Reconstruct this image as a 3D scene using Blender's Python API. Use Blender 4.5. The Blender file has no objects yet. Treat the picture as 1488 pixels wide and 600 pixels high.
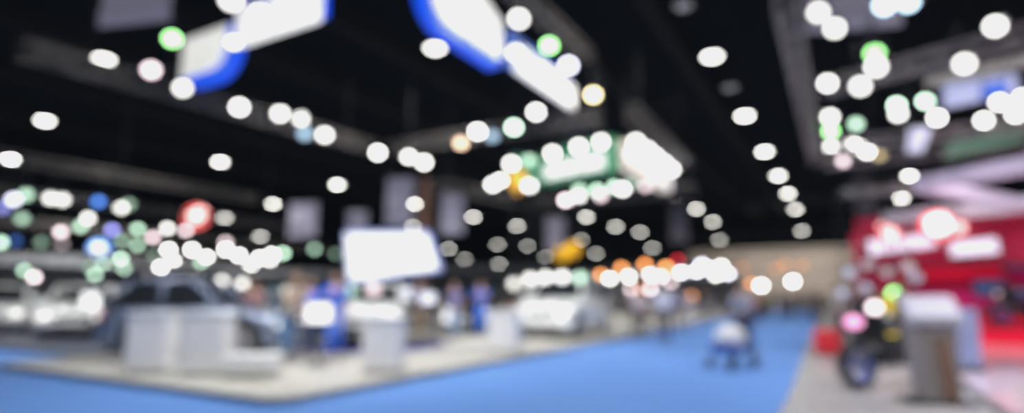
import bpy, bmesh, math, random
from mathutils import Vector, Matrix
R = math.radians
random.seed(7)
SC = bpy.context.scene
COL = SC.collection

# ------------------------------------------------------------------ survey of the hall (pixel -> point in the place)
FPX, CX, CY, CAMH = 840.0, 744.0, 300.0, 1.35
TILT = math.atan(130 / 840.0)
YAW = math.atan(481 / math.hypot(840, 130))
_f0 = Vector((-math.sin(YAW), math.cos(YAW), 0))
_r = Vector((math.cos(YAW), math.sin(YAW), 0))
_fw = _f0 * math.cos(TILT) + Vector((0, 0, math.sin(TILT)))
_up = -_f0 * math.sin(TILT) + Vector((0, 0, math.cos(TILT)))
CAM = Vector((0, 0, CAMH))
def ray(px, py): return _fw + _r * ((px - CX) / FPX) - _up * ((py - CY) / FPX)
def rnd(v): return Vector((round(v.x, 2), round(v.y, 2), round(v.z, 2)))
def on_z(px, py, z): d = ray(px, py); return rnd(CAM + d * ((z - CAMH) / d.z))
def on_x(px, py, x): d = ray(px, py); return rnd(CAM + d * (x / d.x))
def on_y(px, py, y): d = ray(px, py); return rnd(CAM + d * (y / d.y))
def depth(p): return (p - CAM).dot(_fw)

# ------------------------------------------------------------------ materials
MATS = {}
def mat(name, col, rough=0.5, metal=0.0, noise=0.0, nscale=8.0, emit=None, estr=0.0, coat=0.0, bump=0.0, spec=None):
    if name in MATS: return MATS[name]
    m = bpy.data.materials.new(name); m.use_nodes = True
    nt = m.node_tree; b = nt.nodes['Principled BSDF']
    b.inputs['Base Color'].default_value = (*col, 1)
    b.inputs['Roughness'].default_value = rough
    b.inputs['Metallic'].default_value = metal
    if coat: b.inputs['Coat Weight'].default_value = coat
    if spec is not None: b.inputs['Specular IOR Level'].default_value = spec
    if noise > 0 or bump > 0:
        tc = nt.nodes.new('ShaderNodeTexCoord'); n = nt.nodes.new('ShaderNodeTexNoise')
        n.inputs['Scale'].default_value = nscale; n.inputs['Detail'].default_value = 4
        nt.links.new(tc.outputs['Object'], n.inputs['Vector'])
        if noise > 0:
            r = nt.nodes.new('ShaderNodeValToRGB')
            r.color_ramp.elements[0].position = 0.3; r.color_ramp.elements[1].position = 0.7
            r.color_ramp.elements[0].color = (*[c * (1 - noise) for c in col], 1)
            r.color_ramp.elements[1].color = (*[min(1, c * (1 + noise)) for c in col], 1)
            nt.links.new(n.outputs['Fac'], r.inputs['Fac']); nt.links.new(r.outputs['Color'], b.inputs['Base Color'])
        if bump > 0:
            bp = nt.nodes.new('ShaderNodeBump'); bp.inputs['Strength'].default_value = bump
            nt.links.new(n.outputs['Fac'], bp.inputs['Height']); nt.links.new(bp.outputs['Normal'], b.inputs['Normal'])
    if emit:
        b.inputs['Emission Color'].default_value = (*emit, 1); b.inputs['Emission Strength'].default_value = estr
        m.cycles.emission_sampling = 'NONE'
    MATS[name] = m
    return m
def glow(name, col, strength):
    return mat(name, tuple(min(1, c) * .8 for c in col), 0.4, emit=col, estr=strength)

M_BLACK = mat('black_paint', (.012, .013, .015), .6, noise=.2, nscale=3)
M_DKMET = mat('dark_metal', (.03, .032, .035), .45, .6, noise=.2)
M_ALU = mat('truss_aluminium', (.12, .105, .095), .55, .3, noise=.15, nscale=5)
M_CHROME = mat('chrome', (.7, .7, .72), .15, 1.0)
M_WHITE = mat('white_laminate', (.82, .82, .83), .35, noise=.03, nscale=3)
M_RUB = mat('black_rubber', (.015, .015, .016), .75, noise=.2, nscale=30)
M_GLASS = mat('tinted_glass', (.015, .018, .022), .06, 0, noise=.1, nscale=2, coat=.5)
M_SKIN = mat('skin', (.52, .31, .22), .55, noise=.06, nscale=12)
M_HAIR = mat('dark_hair', (.02, .014, .011), .5, noise=.3, nscale=40)

# ------------------------------------------------------------------ mesh builder
class MB:
    def __init__(s): s.bm = bmesh.new()
    def box(s, c, d, rot=None, bev=0.0):
        r = bmesh.ops.create_cube(s.bm, size=1.0); vs = r['verts']
        for v in vs: v.co = Vector((v.co.x * d[0], v.co.y * d[1], v.co.z * d[2]))
        if bev > 0:
            es = list({e for v in vs for e in v.link_edges})
            rr = bmesh.ops.bevel(s.bm, geom=es, offset=bev, segments=2, affect='EDGES', profile=.5)
            vs = list({v for f in rr['faces'] for v in f.verts} | {v for v in vs if v.is_valid})
        M = Matrix.Translation(Vector(c))
        if rot: M = M @ rot
        for v in vs: v.co = M @ v.co
        return s
    def tube(s, a, b, r, r2=None, n=8, cap=True):
        a = Vector(a); b = Vector(b); d = b - a; L = d.length
        if L < 1e-6: return s
        q = d.to_track_quat('Z', 'Y').to_matrix().to_4x4()
        bmesh.ops.create_cone(s.bm, cap_ends=cap, segments=n, radius1=r, radius2=r if r2 is None else r2, depth=L,
                              matrix=Matrix.Translation((a + b) / 2) @ q)
        return s
    def path(s, pts, r, n=8):
        for i in range(len(pts) - 1): s.tube(pts[i], pts[i + 1], r, n=n)
        for p in pts[1:-1]: s.ball(p, (r, r, r), 8, 6)
        return s
    def ball(s, c, rad, u=16, v=10, rot=None):
        M = Matrix.Translation(Vector(c))
        if rot: M = M @ rot
        M = M @ Matrix.Diagonal((*rad, 1))
        bmesh.ops.create_uvsphere(s.bm, u_segments=u, v_segments=v, radius=1, matrix=M); return s
    def lathe(s, prof, M=None, n=20):
        M = M or Matrix.Identity(4); rings = []
        for r, z in prof:
            if r < 1e-5: rings.append([s.bm.verts.new(M @ Vector((0, 0, z)))])
            else: rings.append([s.bm.verts.new(M @ Vector((r * math.cos(2 * math.pi * k / n), r * math.sin(2 * math.pi * k / n), z))) for k in range(n)])
        for A, B in zip(rings, rings[1:]):
            for k in range(n):
                j = (k + 1) % n
                q = [A[k % len(A)], A[j % len(A)], B[j % len(B)], B[k % len(B)]]
                u = []
                for w in q:
                    if w not in u: u.append(w)
                if len(u) >= 3:
                    try: s.bm.faces.new(u)
                    except ValueError: pass
        return s
    def loft(s, secs, cap=True, closed=True):
        rs = [[s.bm.verts.new(Vector(p)) for p in sec] for sec in secs]; n = len(rs[0])
        for A, B in zip(rs, rs[1:]):
            for k in range(n if closed else n - 1):
                j = (k + 1) % n
                s.bm.faces.new((A[k], A[j], B[j], B[k]))
        if cap:
            s.bm.faces.new(list(reversed(rs[0]))); s.bm.faces.new(rs[-1])
        return s
    def prism(s, poly, ax, a, b):
        """poly of 2-D points; ax 0: (y,z) along x; 1: (x,z) along y; 2: (x,y) along z"""
        def P(p, t): return (t, p[0], p[1]) if ax == 0 else (p[0], t, p[1]) if ax == 1 else (p[0], p[1], t)
        return s.loft([[P(p, a) for p in poly], [P(p, b) for p in poly]])
    def quad(s, pts, thick=0.0):
        vs = [Vector(p) for p in pts]
        if thick:
            n = (vs[1] - vs[0]).cross(vs[2] - vs[0]).normalized() * thick
            return s.loft([[p - n / 2 for p in vs], [p + n / 2 for p in vs]])
        s.bm.faces.new([s.bm.verts.new(p) for p in vs]); return s
    def mesh(s, name, m, smooth=False):
        bmesh.ops.recalc_face_normals(s.bm, faces=s.bm.faces[:])
        me = bpy.data.meshes.new(name); s.bm.to_mesh(me); s.bm.free(); me.materials.append(m)
        if smooth: me.shade_smooth() if False else [setattr(p, 'use_smooth', True) for p in me.polygons]
        return me
    def build(s, name, m, parent=None, smooth=False):
        return link(name, s.mesh(name, m, smooth), parent)
def link(name, me, parent=None, loc=None, label=None):
    o = bpy.data.objects.new(name, me); COL.objects.link(o)
    if parent is not None: o.parent = parent
    if loc is not None: o.location = loc
    if label: o['label'] = label
    return o
def tag(o, label, cat, group=None, kind=None):
    o['label'] = label; o['category'] = cat
    if group: o['group'] = group
    if kind: o['kind'] = kind
    return o
def thing(name, label, cat, loc=(0, 0, 0), rz=0.0, group=None):
    o = bpy.data.objects.new(name, None); COL.objects.link(o); o.location = loc; o.rotation_euler = (0, 0, rz)
    o.empty_display_size = .1
    return tag(o, label, cat, group)
def struct(name, b, m):
    o = b.build(name, m); o['kind'] = 'structure'; return o
def spotl(loc, target, watts, size=140, color=(1, 1, 1), rad=.12, blend=.8):
    l = bpy.data.lights.new('lamp_or_fill_light', 'SPOT'); l.energy = watts; l.spot_size = R(size); l.spot_blend = blend
    l.color = color; l.shadow_soft_size = rad
    o = bpy.data.objects.new('lamp_or_fill_light', l); COL.objects.link(o); o.location = loc
    o.rotation_euler = (Vector(target) - Vector(loc)).to_track_quat('-Z', 'Y').to_euler()
    return o
ORD = 'zeroth first second third fourth fifth sixth seventh eighth ninth tenth eleventh twelfth thirteenth fourteenth fifteenth sixteenth seventeenth eighteenth nineteenth'.split()
def ordw(n):
    if n < 20: return ORD[n]
    t = {2: 'twent', 3: 'thirt', 4: 'fort', 5: 'fift'}[n // 10]
    return t + 'ieth' if n % 10 == 0 else t + 'y-' + ORD[n % 10]

# ================================================================== SETTING
XL, XR, YF, YB, ZC = -64.0, 24.0, -6.0, 92.0, 11.6
M_FLOOR = mat('grey_hall_floor', (.33, .32, .33), .35, noise=.08, nscale=1.2)
M_CEIL = mat('black_ceiling', (.004, .0055, .008), 1.0, spec=.03, noise=.3, nscale=.6)
M_WALLD = mat('dark_hall_wall', (.010, .011, .014), 1.0, spec=.05, noise=.25, nscale=.5)
M_WALLB = mat('beige_back_wall', (.40, .36, .32), .8, noise=.12, nscale=.4)
struct('floor', MB().box(((XL + XR) / 2, (YF + YB) / 2, -.1), (XR - XL, YB - YF, .2)), M_FLOOR)
struct('ceiling', MB().box(((XL + XR) / 2, (YF + YB) / 2, ZC + .1), (XR - XL, YB - YF, .2)), M_CEIL)
struct('wall_left', MB().box((XL - .1, (YF + YB) / 2, ZC / 2), (.2, YB - YF, ZC)), M_WALLD)
struct('wall_right', MB().box((XR + .1, (YF + YB) / 2, ZC / 2), (.2, YB - YF, ZC)), M_WALLD)
struct('wall_back', MB().box(((XL + XR) / 2, YB + .1, ZC / 2), (XR - XL, .2, ZC)), M_WALLD)
struct('wall_front', MB().box(((XL + XR) / 2, YF - .1, ZC / 2), (XR - XL, .2, ZC)), M_WALLD)
M_BEAM = mat('roof_beam_grey', (.018, .018, .019), 1.0, spec=.05, noise=.15, nscale=1)
k = 1
for x in (-40, -31, -25, -20, -15, -8.5, -5, 2, 8):
    struct('trim_%d' % k, MB().box((x, (YF + YB) / 2, ZC - .35), (.55, YB - YF, .7)), M_BEAM); k += 1
# blue aisle carpet
M_CARPET = mat('blue_carpet', (.085, .215, .54), .9, noise=.06, nscale=60, bump=.1)
cp = MB().prism([(-30, -4), (-.75, -4), (-.75, 9), (-1.0, 20), (-1.5, 46), (-1.9, 74), (-6.1, 74), (-6.1, 41.5), (-18.8, 41.5), (-18.8, 24), (-30, 24)], 2, .001, .012).build('aisle_carpet', M_CARPET)
tag(cp, 'bright blue carpet covering the wide aisle', 'carpet')
# platforms
M_PLAT = mat('cream_deck', (.43, .415, .375), .5, noise=.05, nscale=2)
M_SKIRT = mat('cream_deck_edge', (.50, .47, .44), .6, noise=.05)
t = thing('display_platform', 'low cream display platform with the white counters along its edge', 'platform', (-9.9, 12, .012))
rc = []
def rounded(x0, x1, y0, y1, r, n=6):
    out = []
    for cx_, cy_, a0 in ((x1 - r, y0 + r, -90), (x1 - r, y1 - r, 0), (x0 + r, y1 - r, 90), (x0 + r, y0 + r, 180)):
        for i in range(n + 1):
            a = R(a0 + 90 * i / n); out.append((cx_ + r * math.cos(a), cy_ + r * math.sin(a)))
    return out
MB().prism(rounded(-4.0, 3.85, -7.08, 9, .35), 2, .07, .1).build('deck', M_PLAT, t)
MB().prism(rounded(-3.97, 3.82, -7.05, 8.97, .35), 2, 0, .07).build('skirt', M_SKIRT, t)
PZ = .112
t = thing('display_platform', 'low pale platform of the stand beyond the cream one', 'platform', (-11.5, 31, .012))
MB().prism(rounded(-7, 5.2, -8.5, 9, .3), 2, .07, .1).build('deck', M_PLAT, t)
MB().prism(rounded(-6.97, 5.17, -8.47, 8.97, .3), 2, 0, .07).build('skirt', M_SKIRT, t)
M_DECK2 = mat('dark_deck', (.03, .045, .085), .4, noise=.1, nscale=2)
t = thing('display_platform', 'dark platform under the white cars at far left', 'platform', (-21.3, 13, .012))
MB().prism(rounded(-7.3, 6.3, -6.4, 9.3, .3), 2, .07, .1).build('deck', M_DECK2, t)
MB().prism(rounded(-7.27, 6.27, -6.37, 9.27, .3), 2, 0, .07).build('skirt', M_BLACK, t)
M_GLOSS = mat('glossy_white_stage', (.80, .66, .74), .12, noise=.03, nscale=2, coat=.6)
t = thing('stage', 'glossy pale stage reflecting the red wall', 'stage', (6.0, 16.7, 0))
MB().prism([(-4.5, -8.4), (8, -8.4), (8, 7.3), (-4.5, 7.3)], 2, .06, .1).build('deck', M_GLOSS, t)
MB().prism([(-4.47, -8.37), (7.97, -8.37), (7.97, 7.3), (-4.47, 7.3)], 2, 0, .06).build('skirt', mat('stage_edge', (.7, .7, .75), .4, noise=.03), t)

# ================================================================== LAMPS
BLUR = 23.5                                  # blur disc of the lens in pixels, used only to choose lamp powers
HB_HOUSE = MB().lathe([(.0, .62), (.10, .62), (.16, .50), (.20, .36), (.44, .20), (.52, .02), (.50, 0), (.46, .02), (.40, .17), (.16, .3)], n=20).mesh('lamp_housing', M_BLACK, True)
def emis(col, s):
    q = round(math.log(max(s, .05), 1.25))
    return glow('lamp_glow_%d_%d_%d_%d' % (*[int(c * 100) for c in col], q), col, 1.25 ** q)
DOME = {}
def dome_mesh(m):
    if m.name not in DOME:
        DOME[m.name] = MB().lathe([(.46, .02), (.44, -.06), (.34, -.13), (.18, -.17), (0, -.18)], n=20).mesh('diffuser', m, True)
    return DOME[m.name]
CABLE = MB().tube((0, 0, 0), (0, 0, 1), .012, n=6).mesh('suspension_cable', M_DKMET)
WH = (1, .97, .90)
def highbay(p, label, group, B=2.0, col=WH):
    d = depth(p)
    s = max(.52, 7.5 * d / 850)              # wider lamps hang in the far part of the hall
    area = (s * 850 / d) * (s * 850 / d * .32 + s * .18 * 850 / d) * .75
    L = B * (BLUR * BLUR) / area
    t = thing('ceiling_lamp', label, 'ceiling lamp', p, 0, group)
    h = link('lamp_housing', HB_HOUSE, t); h.scale = (s, s, s)
    f = link('diffuser', dome_mesh(emis(col, L)), t); f.scale = (s, s, s)
    c = link('suspension_cable', CABLE, t, (0, 0, .6 * s)); c.scale = (1, 1, ZC - p.z - .6 * s)
ROWS = [
 ('over the blue aisle', 9, [(1035, 82, 4), (1082, 168, 4), (1111, 220, 3), (1131, 255, 2.2), (1145, 281, 1.6), (1156, 304, 1.2), (1165, 335, .75)]),
 ('above the red stand at right', 9, [(1321, 255, 3), (1310, 288, 2.5)]),
 ('over the left edge of the aisle', 9, [(632, 70, 4), (980, 284, 1.7), (1012, 303, 1.2), (1036, 322, .9), (1046, 348, .75)]),
 ('over the white stands', 9, [(151, 86, 4), (852, 315, 1.2), (895, 329, .85), (930, 337, .7), (948, 360, .5)]),
 ('over the far left stands', 9, [(65, 175, 4), (320, 235, 3), (490, 268, 2.5), (602, 296, 1.8), (688, 315, 1.3), (751, 328, .9), (803, 340, .65), (844, 348, .6)]),
 ('near the left wall of the hall', 9, [(15, 231, 4), (238, 271, 2.5), (397, 296, 1.5), (600, 329, .8), (652, 361, .65), (723, 355, .6), (767, 357, .5)]),
 ('hung low over distant stands', 6.2, [(327, 316, 1.5), (378, 343, .8), (675, 376, .4), (725, 383, .5), (793, 373, .5), (866, 368, .55)]),
]
for rn, z, L in ROWS:
    for i, (px, py, B) in enumerate(sorted(L, key=lambda q: -abs(q[1] - 430))):
        highbay(on_z(px, py, z), 'round ceiling lamp, %s nearest in the row %s' % (ordw(i + 1), rn), 'ceiling lamps ' + rn, B)
for px, py in ((993, 8), (1061, 127)):
    highbay(on_z(px, py, 9.6), 'unlit ceiling lamp near the %s lit lamp over the aisle' % ('nearest' if py < 50 else 'second'), 'unlit ceiling lamps', .03)

# box trusses -------------------------------------------------------
M_ALU_LIT = mat('truss_aluminium_lit', (.34, .31, .30), .45, .3, noise=.15, nscale=5)  # paler copy of the truss metal; light on the truss is in its colour
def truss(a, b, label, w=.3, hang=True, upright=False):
    M_T = M_ALU_LIT if 'red stand' in label else M_ALU
    a = Vector(a); b = Vector(b); d = b - a; Ln = d.length; u = d.normalized()
    s = Vector((0, 0, 1)).cross(u).normalized() if not upright else Vector((1, 0, 0)); v = u.cross(s).normalized()
    t = thing('lighting_truss', label, 'truss', a, 0)
    cs = [s * (w / 2 * i) + v * (w / 2 * j) for i, j in ((1, 1), (1, -1), (-1, -1), (-1, 1))]
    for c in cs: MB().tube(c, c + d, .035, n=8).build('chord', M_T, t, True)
    m = MB(); n = max(2, int(Ln / .5))
    for f in range(4):
        c0, c1 = cs[f], cs[(f + 1) % 4]
        for k_ in range(n):
            p, q = (c0, c1) if k_ % 2 else (c1, c0)
            m.tube(p + d * (k_ / n), q + d * ((k_ + 1) / n), .018, n=5, cap=False)
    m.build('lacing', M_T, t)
    if hang:
        for f in (.12, .88):
            p = d * f; MB().tube(p + Vector((0, 0, w / 2)), (p.x, p.y, ZC - a.z), .012, n=6).build('hanging_chain', M_DKMET, t)
    return t

# spotlights --------------------------------------------------------
SP_HOUSE = MB().lathe([(0, -1.15), (.28, -1.12), (.5, -.9), (.55, -.3), (.62, -.05), (.62, .06), (.54, .06), (.54, -.04)], n=16).mesh('lamp_housing', M_DKMET, True)
LENS = {}
def lens_mesh(m):
    if m.name not in LENS:
        LENS[m.name] = MB().lathe([(.55, 0), (.48, .1), (.3, .17), (0, .2)], n=16).mesh('lens', m, True)
    return LENS[m.name]
YOKE = MB().path([(-.68, 0, 0), (-.68, 0, .75), (.68, 0, .75), (.68, 0, 0)], .06, 6).mesh('yoke', M_DKMET)
AIM = Vector((-3, 2.0, 1.0))
CN = {'W': ((1, .975, .91), 'white'), 'G': ((.62, .95, .70), 'pale green'), 'g': ((.35, 1, .30), 'green-tinged'), 'B': ((.08, .25, .85), 'blue'),
      'V': ((.36, .38, 1.0), 'violet-blue'), 'P': ((1, .80, .84), 'pinkish'), 'O': ((1, .36, .10), 'orange'), 'A': ((1, .70, .47), 'amber'), 'R': ((1, .03, .06), 'red'),
      'L': ((.78, .80, 1.0), 'lilac-white'), 'C': ((.55, .80, 1), 'icy blue'), 'Y': ((1, .8, .4), 'warm yellow')}
def spot(p, rail_z, label, group, ck, B, size=None, arm=None):
    d = depth(p); s = size or max(.23, 7.2 * d / 850)
    apx = s * 1.1 * 850 / d
    bl = BLUR + 0 * apx
    L = B * max(1, (bl / apx) ** 2) * 1.2
    t = thing('spotlight', label, 'spotlight', p, 0, group)
    q = (AIM - p).to_track_quat('Z', 'Y').to_euler()
    for nm, me in (('lamp_housing', SP_HOUSE), ('lens', lens_mesh(emis(CN[ck][0], L)))):
        o = link(nm, me, t); o.scale = (s, s, s); o.rotation_euler = q
    yk = link('yoke', YOKE, t); s2 = s if rail_z >= p.z else -s
    yk.scale = (s, s, s2); yk.rotation_euler = (0, 0, math.atan2(AIM.y - p.y, AIM.x - p.x) + math.pi / 2)
    h = rail_z - p.z
    if abs(h) > .75 * s:
        c = link('hanging_pipe', CABLE, t, (0, 0, .75 * s2)); c.scale = (1.4, 1.4, h - .75 * s2)
    if arm is not None and arm.length > .25:
        hz = h if abs(h) > .75 * s else .75 * s2
        MB().tube((0, 0, hz), arm * (1 - .2 / arm.length) + Vector((0, 0, hz)), .02, n=6).build('bracket_arm', M_DKMET, t)
PLACED = []
def spots(where, plane, val, rail_z, L, rail=None):
    L = sorted(L, key=lambda q: q[0]); n = {}
    for q in L:
        px, py, ck, B = q[:4]
        n[ck] = n.get(ck, 0) + 1
        for oi, off in enumerate((0, .45, -.45, .9, -.9, 1.35, -1.35, 1.8, -1.8) if rail is None or plane == 'z' else [k * .45 * (-1 if rail > val else 1) for k in range(6)]):
            p = {'x': on_x, 'y': on_y, 'z': on_z}[plane](px, py, val + (off if plane != 'z' else off * .25))
            sz = q[4] if len(q) > 4 else max(.23, 7.2 * depth(p) / 850)
            if all((p - o_).xy.length > .95 * (sz + s_) for o_, s_ in PLACED): break
        PLACED.append((p, sz))
        tot = sum(1 for w in L if w[2] == ck)
        which = '%s from the left' % ordw(n[ck]) if tot > 1 else 'only one of its colour'
        spot(p, rail_z + (.05 * oi if rail_z > 1 and rail_z < ZC else 0), '%s spotlight, %s %s' % (CN[ck][1], which, where), 'spotlights ' + where, ck, B, q[4] if len(q) > 4 else None,
             None if rail is None else Vector((rail - p.x, 0, 0)) if plane in 'xz' else Vector((0, rail - p.y, 0)))

# the near left stand's square rig
truss((-12.5, 4.2, 5.72), (-12.5, 13.2, 5.95), 'long grey truss running away above the left stand')
truss((-12.3, 13.75, 6.0), (-5.2, 13.75, 6.0), 'grey truss crossing the back of the left stand')
truss((-5.2, 5.4, 7.35), (-5.2, 13.2, 7.35), 'truss above the right-hand lit sign of the left stand')
truss((-11.9, 4.9, 7.6), (-5.2, 4.9, 7.6), 'truss at the top of the picture above the left lit sign')
spots('along the long truss above the left stand', 'x', -12.0, 5.85, [(220, 102, 'P', 3), (250, 56, 'g', 5), (265, 128, 'W', 3), (348, 156, 'W', 4), (407, 165, 'W', 3),
      (438, 172, 'W', 2.5), (443, 194, 'C', .6), (472, 196, 'W', 2.5), (549, 222, 'W', 3), (594, 228, 'W', 2.5)], -12.5)
spots('along the truss crossing behind the left stand', 'y', 13.2, 6.0, [(616, 236, 'W', 3), (670, 208, 'A', 1.4), (694, 191, 'W', 5), (715, 198, 'C', .55), (747, 185, 'G', 4), (779, 163, 'W', 4)], 13.75)
spots('beside the right-hand blue-edged sign', 'x', -5.2, 7.15, [(754, 27, 'W', 5), (750, 77, 'W', 3), (798, 66, 'g', 5), (826, 95, 'L', 5), (818, 130, 'W', 2), (862, 138, 'Y', 5)])
spots('above the left blue-edged sign', 'y', 4.9, 7.4, [(336, 0, 'W', 4), (340, 62, 'L', 3, .14), (378, 22, 'W', 2)])
# ring rig of the second stand
truss((-10.4, 20.2, 5.0), (-4.2, 20.2, 5.0), 'truss behind the green and white hanging sign')
truss((-10.75, 14.2, 4.8), (-10.75, 19.3, 5.0), 'truss running back at the left of the green sign')
truss((-4.2, 13.4, 5.85), (-4.2, 19.2, 5.6), 'truss over the cream lit sign on the right')
spots('on the truss left of the green sign', 'x', -10.2, 4.9, [(716, 268, 'W', 2.5), (727, 262, 'W', 2.5)], -10.75)
spots('along the front of the green sign', 'y', 14.2, ZC, [(743, 238, 'W', 3), (769, 233, 'G', .9), (769, 270, 'W', 3), (803, 223, 'W', 3), (841, 213, 'W', 3), (873, 206, 'W', 3)])
spots('on the truss behind the green sign', 'y', 19.0, 5.0, [(822, 291, 'P', 2), (841, 285, 'W', 2), (842, 276, 'G', 1), (868, 277, 'G', 1.5), (873, 284, 'P', .8), (893, 272, 'G', 1.2), (905, 275, 'W', 2), (917, 266, 'G', .3), (938, 270, 'P', .7)], 20.2)
spots('over the cream lit sign', 'x', -4.2, 5.55, [(924, 206, 'W', 3), (940, 217, 'W', 3), (952, 227, 'W', 3), (965, 237, 'W', 3), (976, 246, 'W', 3), (916, 225, 'P', 1.2)])
# left background rigs
truss((-23.1, 4, 5.75), (-23.1, 17, 5.75), 'dark grey truss high at far left')
truss((-27.7, 7, 5.3), (-27.7, 24, 5.3), 'second grey truss at far left')
truss((-35.6, 8, 5.0), (-35.6, 40, 5.0), 'low distant truss at far left')
spots('on the high truss at far left', 'x', -22.5, 5.75, [(20, 290, 'L', 1.2), (4, 302, 'V', .35), (38, 283, 'G', .5), (73, 288, 'W', 1), (91, 290, 'W', .9), (143, 293, 'B', .7), (176, 302, 'W', 1), (187, 297, 'G', .15), (32, 318, 'G', .35)], -23.1)
spots('on the second truss at far left', 'x', -27, 5.3, [(128, 317, 'W', 1), (117, 329, 'G', .6), (89, 337, 'P', .9), (163, 334, 'V', .75), (200, 333, 'G', .7), (222, 345, 'P', .7), (243, 332, 'W', 1), (270, 335, 'P', .7), (178, 350, 'G', .3), (60, 352, 'G', .1), (90, 355, 'P', .12), (1, 352, 'G', .9), (22, 350, 'B', .12)], -27.7)
spots('on the low distant truss at far left', 'x', -34, 5.0, [(35, 393, 'G', .45), (50, 403, 'P', .8), (138, 399, 'G', .5), (175, 376, 'G', .9), (150, 383, 'G', .5), (180, 390, 'G', .35), (224, 373, 'G', .5), (234, 388, 'W', 2), (245, 363, 'W', 2),
      (253, 377, 'W', 2), (279, 363, 'W', 2), (300, 374, 'W', 2), (291, 381, 'G', 1.5), (328, 352, 'P', .6), (328, 363, 'W', 2), (347, 371, 'W', 2), (364, 386, 'W', 2), (377, 375, 'W', 2), (395, 370, 'W', 2), (392, 380, 'W', 1.5), (411, 368, 'G', .8), (457, 362, 'G', .3), (488, 369, 'G', .08), (200, 357, 'G', .35), (130, 388, 'G', .08)], -35.6)
# right stand rig
truss((-.45, 9.7, 6.05), (-.45, 22.5, 6.05), 'grey truss running away at the left of the red stand')
truss((-.05, 14.6, 6.05), (6, 12.0, 6.05), 'near grey truss crossing above the red stand')
truss((-.2, 19.85, 5.9), (10, 19.85, 5.9), 'middle grey truss crossing above the red stand')
truss((-.2, 23.2, 6.05), (11, 23.2, 6.05), 'back grey truss crossing above the red stand')
spots('down the left of the red stand rig', 'z', 6.0, 6.05, [(1189, 18, 'W', 4), (1213, 41, 'W', 4), (1203, 121, 'W', 4), (1206, 170, 'W', 3), (1207, 190, 'g', 3), (1209, 214, 'W', 3)], -.45)
spots('on the near truss of the red stand', 'y', 12.0, 6.05, [(1271, 78, 'g', 5), (1273, 97, 'W', 4), (1250, 125, 'W', 4), (1402, 92, 'W', 4), (1446, 38, 'W', 5)], 12.9)
spots('at the top above the red stand', 'y', 10.4, 6.56, [(1285, 8, 'C', 6), (1320, 2, 'C', 5)], 11.0)
spots('on the middle truss of the red stand', 'y', 18.6, 5.9, [(1244, 180, 'G', .9), (1303, 153, 'G', 4), (1305, 166, 'W', 3), (1345, 147, 'G', 3), (1362, 171, 'W', 4), (1430, 175, 'W', 4), (1452, 149, 'W', 4), (1476, 166, 'W', 4), (1486, 142, 'W', 3)], 19.85)
spots('on the back truss of the red stand', 'y', 22.0, 6.05, [(1240, 210, 'W', 3), (1250, 215, 'W', 3), (1260, 220, 'W', 3), (1278, 226, 'Y', .35), (1226, 234, 'P', .8)], 23.2)
truss((-.1, 11.0, 6.8), (6, 11.0, 6.8), 'nearest truss at the top edge above the red stand')

# ================================================================== HANGING SIGNS
M_PANEL = glow('sign_face_white', (1, .99, .95), 1.15)
M_PANEL2 = glow('sign_face_soft', (1, 1, .93), .82)
M_BLUEN = glow('sign_edge_blue', (.01, .10, .95), .9)
def hang_lines(t, pts, top):
    for p in pts: MB().tube(p, (p[0], p[1], top), .012, n=6).build('hanging_cable', M_DKMET, t)
# rounded blue-edged panel on the front side (faces the camera side, -Y)
def arcs(p0, r, a0, a1, n=8): return [(p0[0] + r * math.cos(R(a0 + (a1 - a0) * i / n)), p0[1] + r * math.sin(R(a0 + (a1 - a0) * i / n))) for i in range(n + 1)]
S0 = on_y(262, 128, 7.2); S1 = on_y(338, 62, 7.2)
t = thing('hanging_sign', 'lit white sign with rounded blue edge hanging at upper left', 'sign', (0, 7.2, 0))
x0, x1, z0, z1 = S0.x, S1.x, S0.z + .02, S0.z + 1.15
rr = .7
poly = [(x0, z1), (x0, z0)] + arcs((x1 - rr, z0 + rr), rr, -90, 0) + [(x1, z1)]
inn = [(x0, z1), (x0, z0 + .2)] + arcs((x1 - rr, z0 + rr), rr - .2, -90, 0) + [(x1 - .2, z1)]
MB().prism(poly, 1, .02, .3).build('blue_rim', M_BLUEN, t)
MB().prism(inn, 1, -.02, .02).build('face', M_PANEL2, t)
hang_lines(t, [(x0 + .3, .15, z1), (x1 - .3, .15, z1)], ZC)
A = on_y(345, 82, 6.5); B_ = on_y(463, 14, 6.5)
t = thing('hanging_sign', 'long white lit sign bar hanging at upper left', 'sign', (0, 6.5, 0))
MB().box(((A.x + B_.x) / 2, 0, (A.z + B_.z) / 2 + .36), (B_.x - A.x, .16, .72), bev=.03).build('face', M_PANEL, t)
MB().box(((A.x + B_.x) / 2 - .15, .16, (A.z + B_.z) / 2 + .55), (B_.x - A.x + .3, .1, .8)).build('blue_back', M_BLUEN, t)
hang_lines(t, [(A.x + .3, 0.1, A.z + .9), (B_.x - .3, .1, A.z + .9)], ZC)
# right side of the same ring (faces +X)
S0 = on_x(640, 40, -5.8); S1 = on_x(727, 98, -5.8)
t = thing('hanging_sign', 'lit white sign with blue lower edge hanging at top centre', 'sign', (-5.8, 0, 0))
y0, y1, zb = S0.y - .45, S1.y, S1.z
rr = .7
poly = [(y1, zb + 1.0), (y0, zb + 1.9)] + arcs((y0 + rr, zb + rr), rr, 180, 270) + [(y1, zb)]
inn = [(y1, zb + 1.0), (y0 + .18, zb + 1.88)] + arcs((y0 + rr, zb + rr), rr - .17, 180, 270) + [(y1, zb + .17)]
MB().prism(poly, 0, -.3, -.02).build('blue_rim', M_BLUEN, t)
MB().prism(inn, 0, -.02, .02).build('face', M_PANEL, t)
hang_lines(t, [(-.15, y0 + .3, zb + 1.7), (-.15, y1 - .3, zb + 1)], ZC)
A = on_x(750, 98, -5.65); B_ = on_x(832, 162, -5.65)
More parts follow.
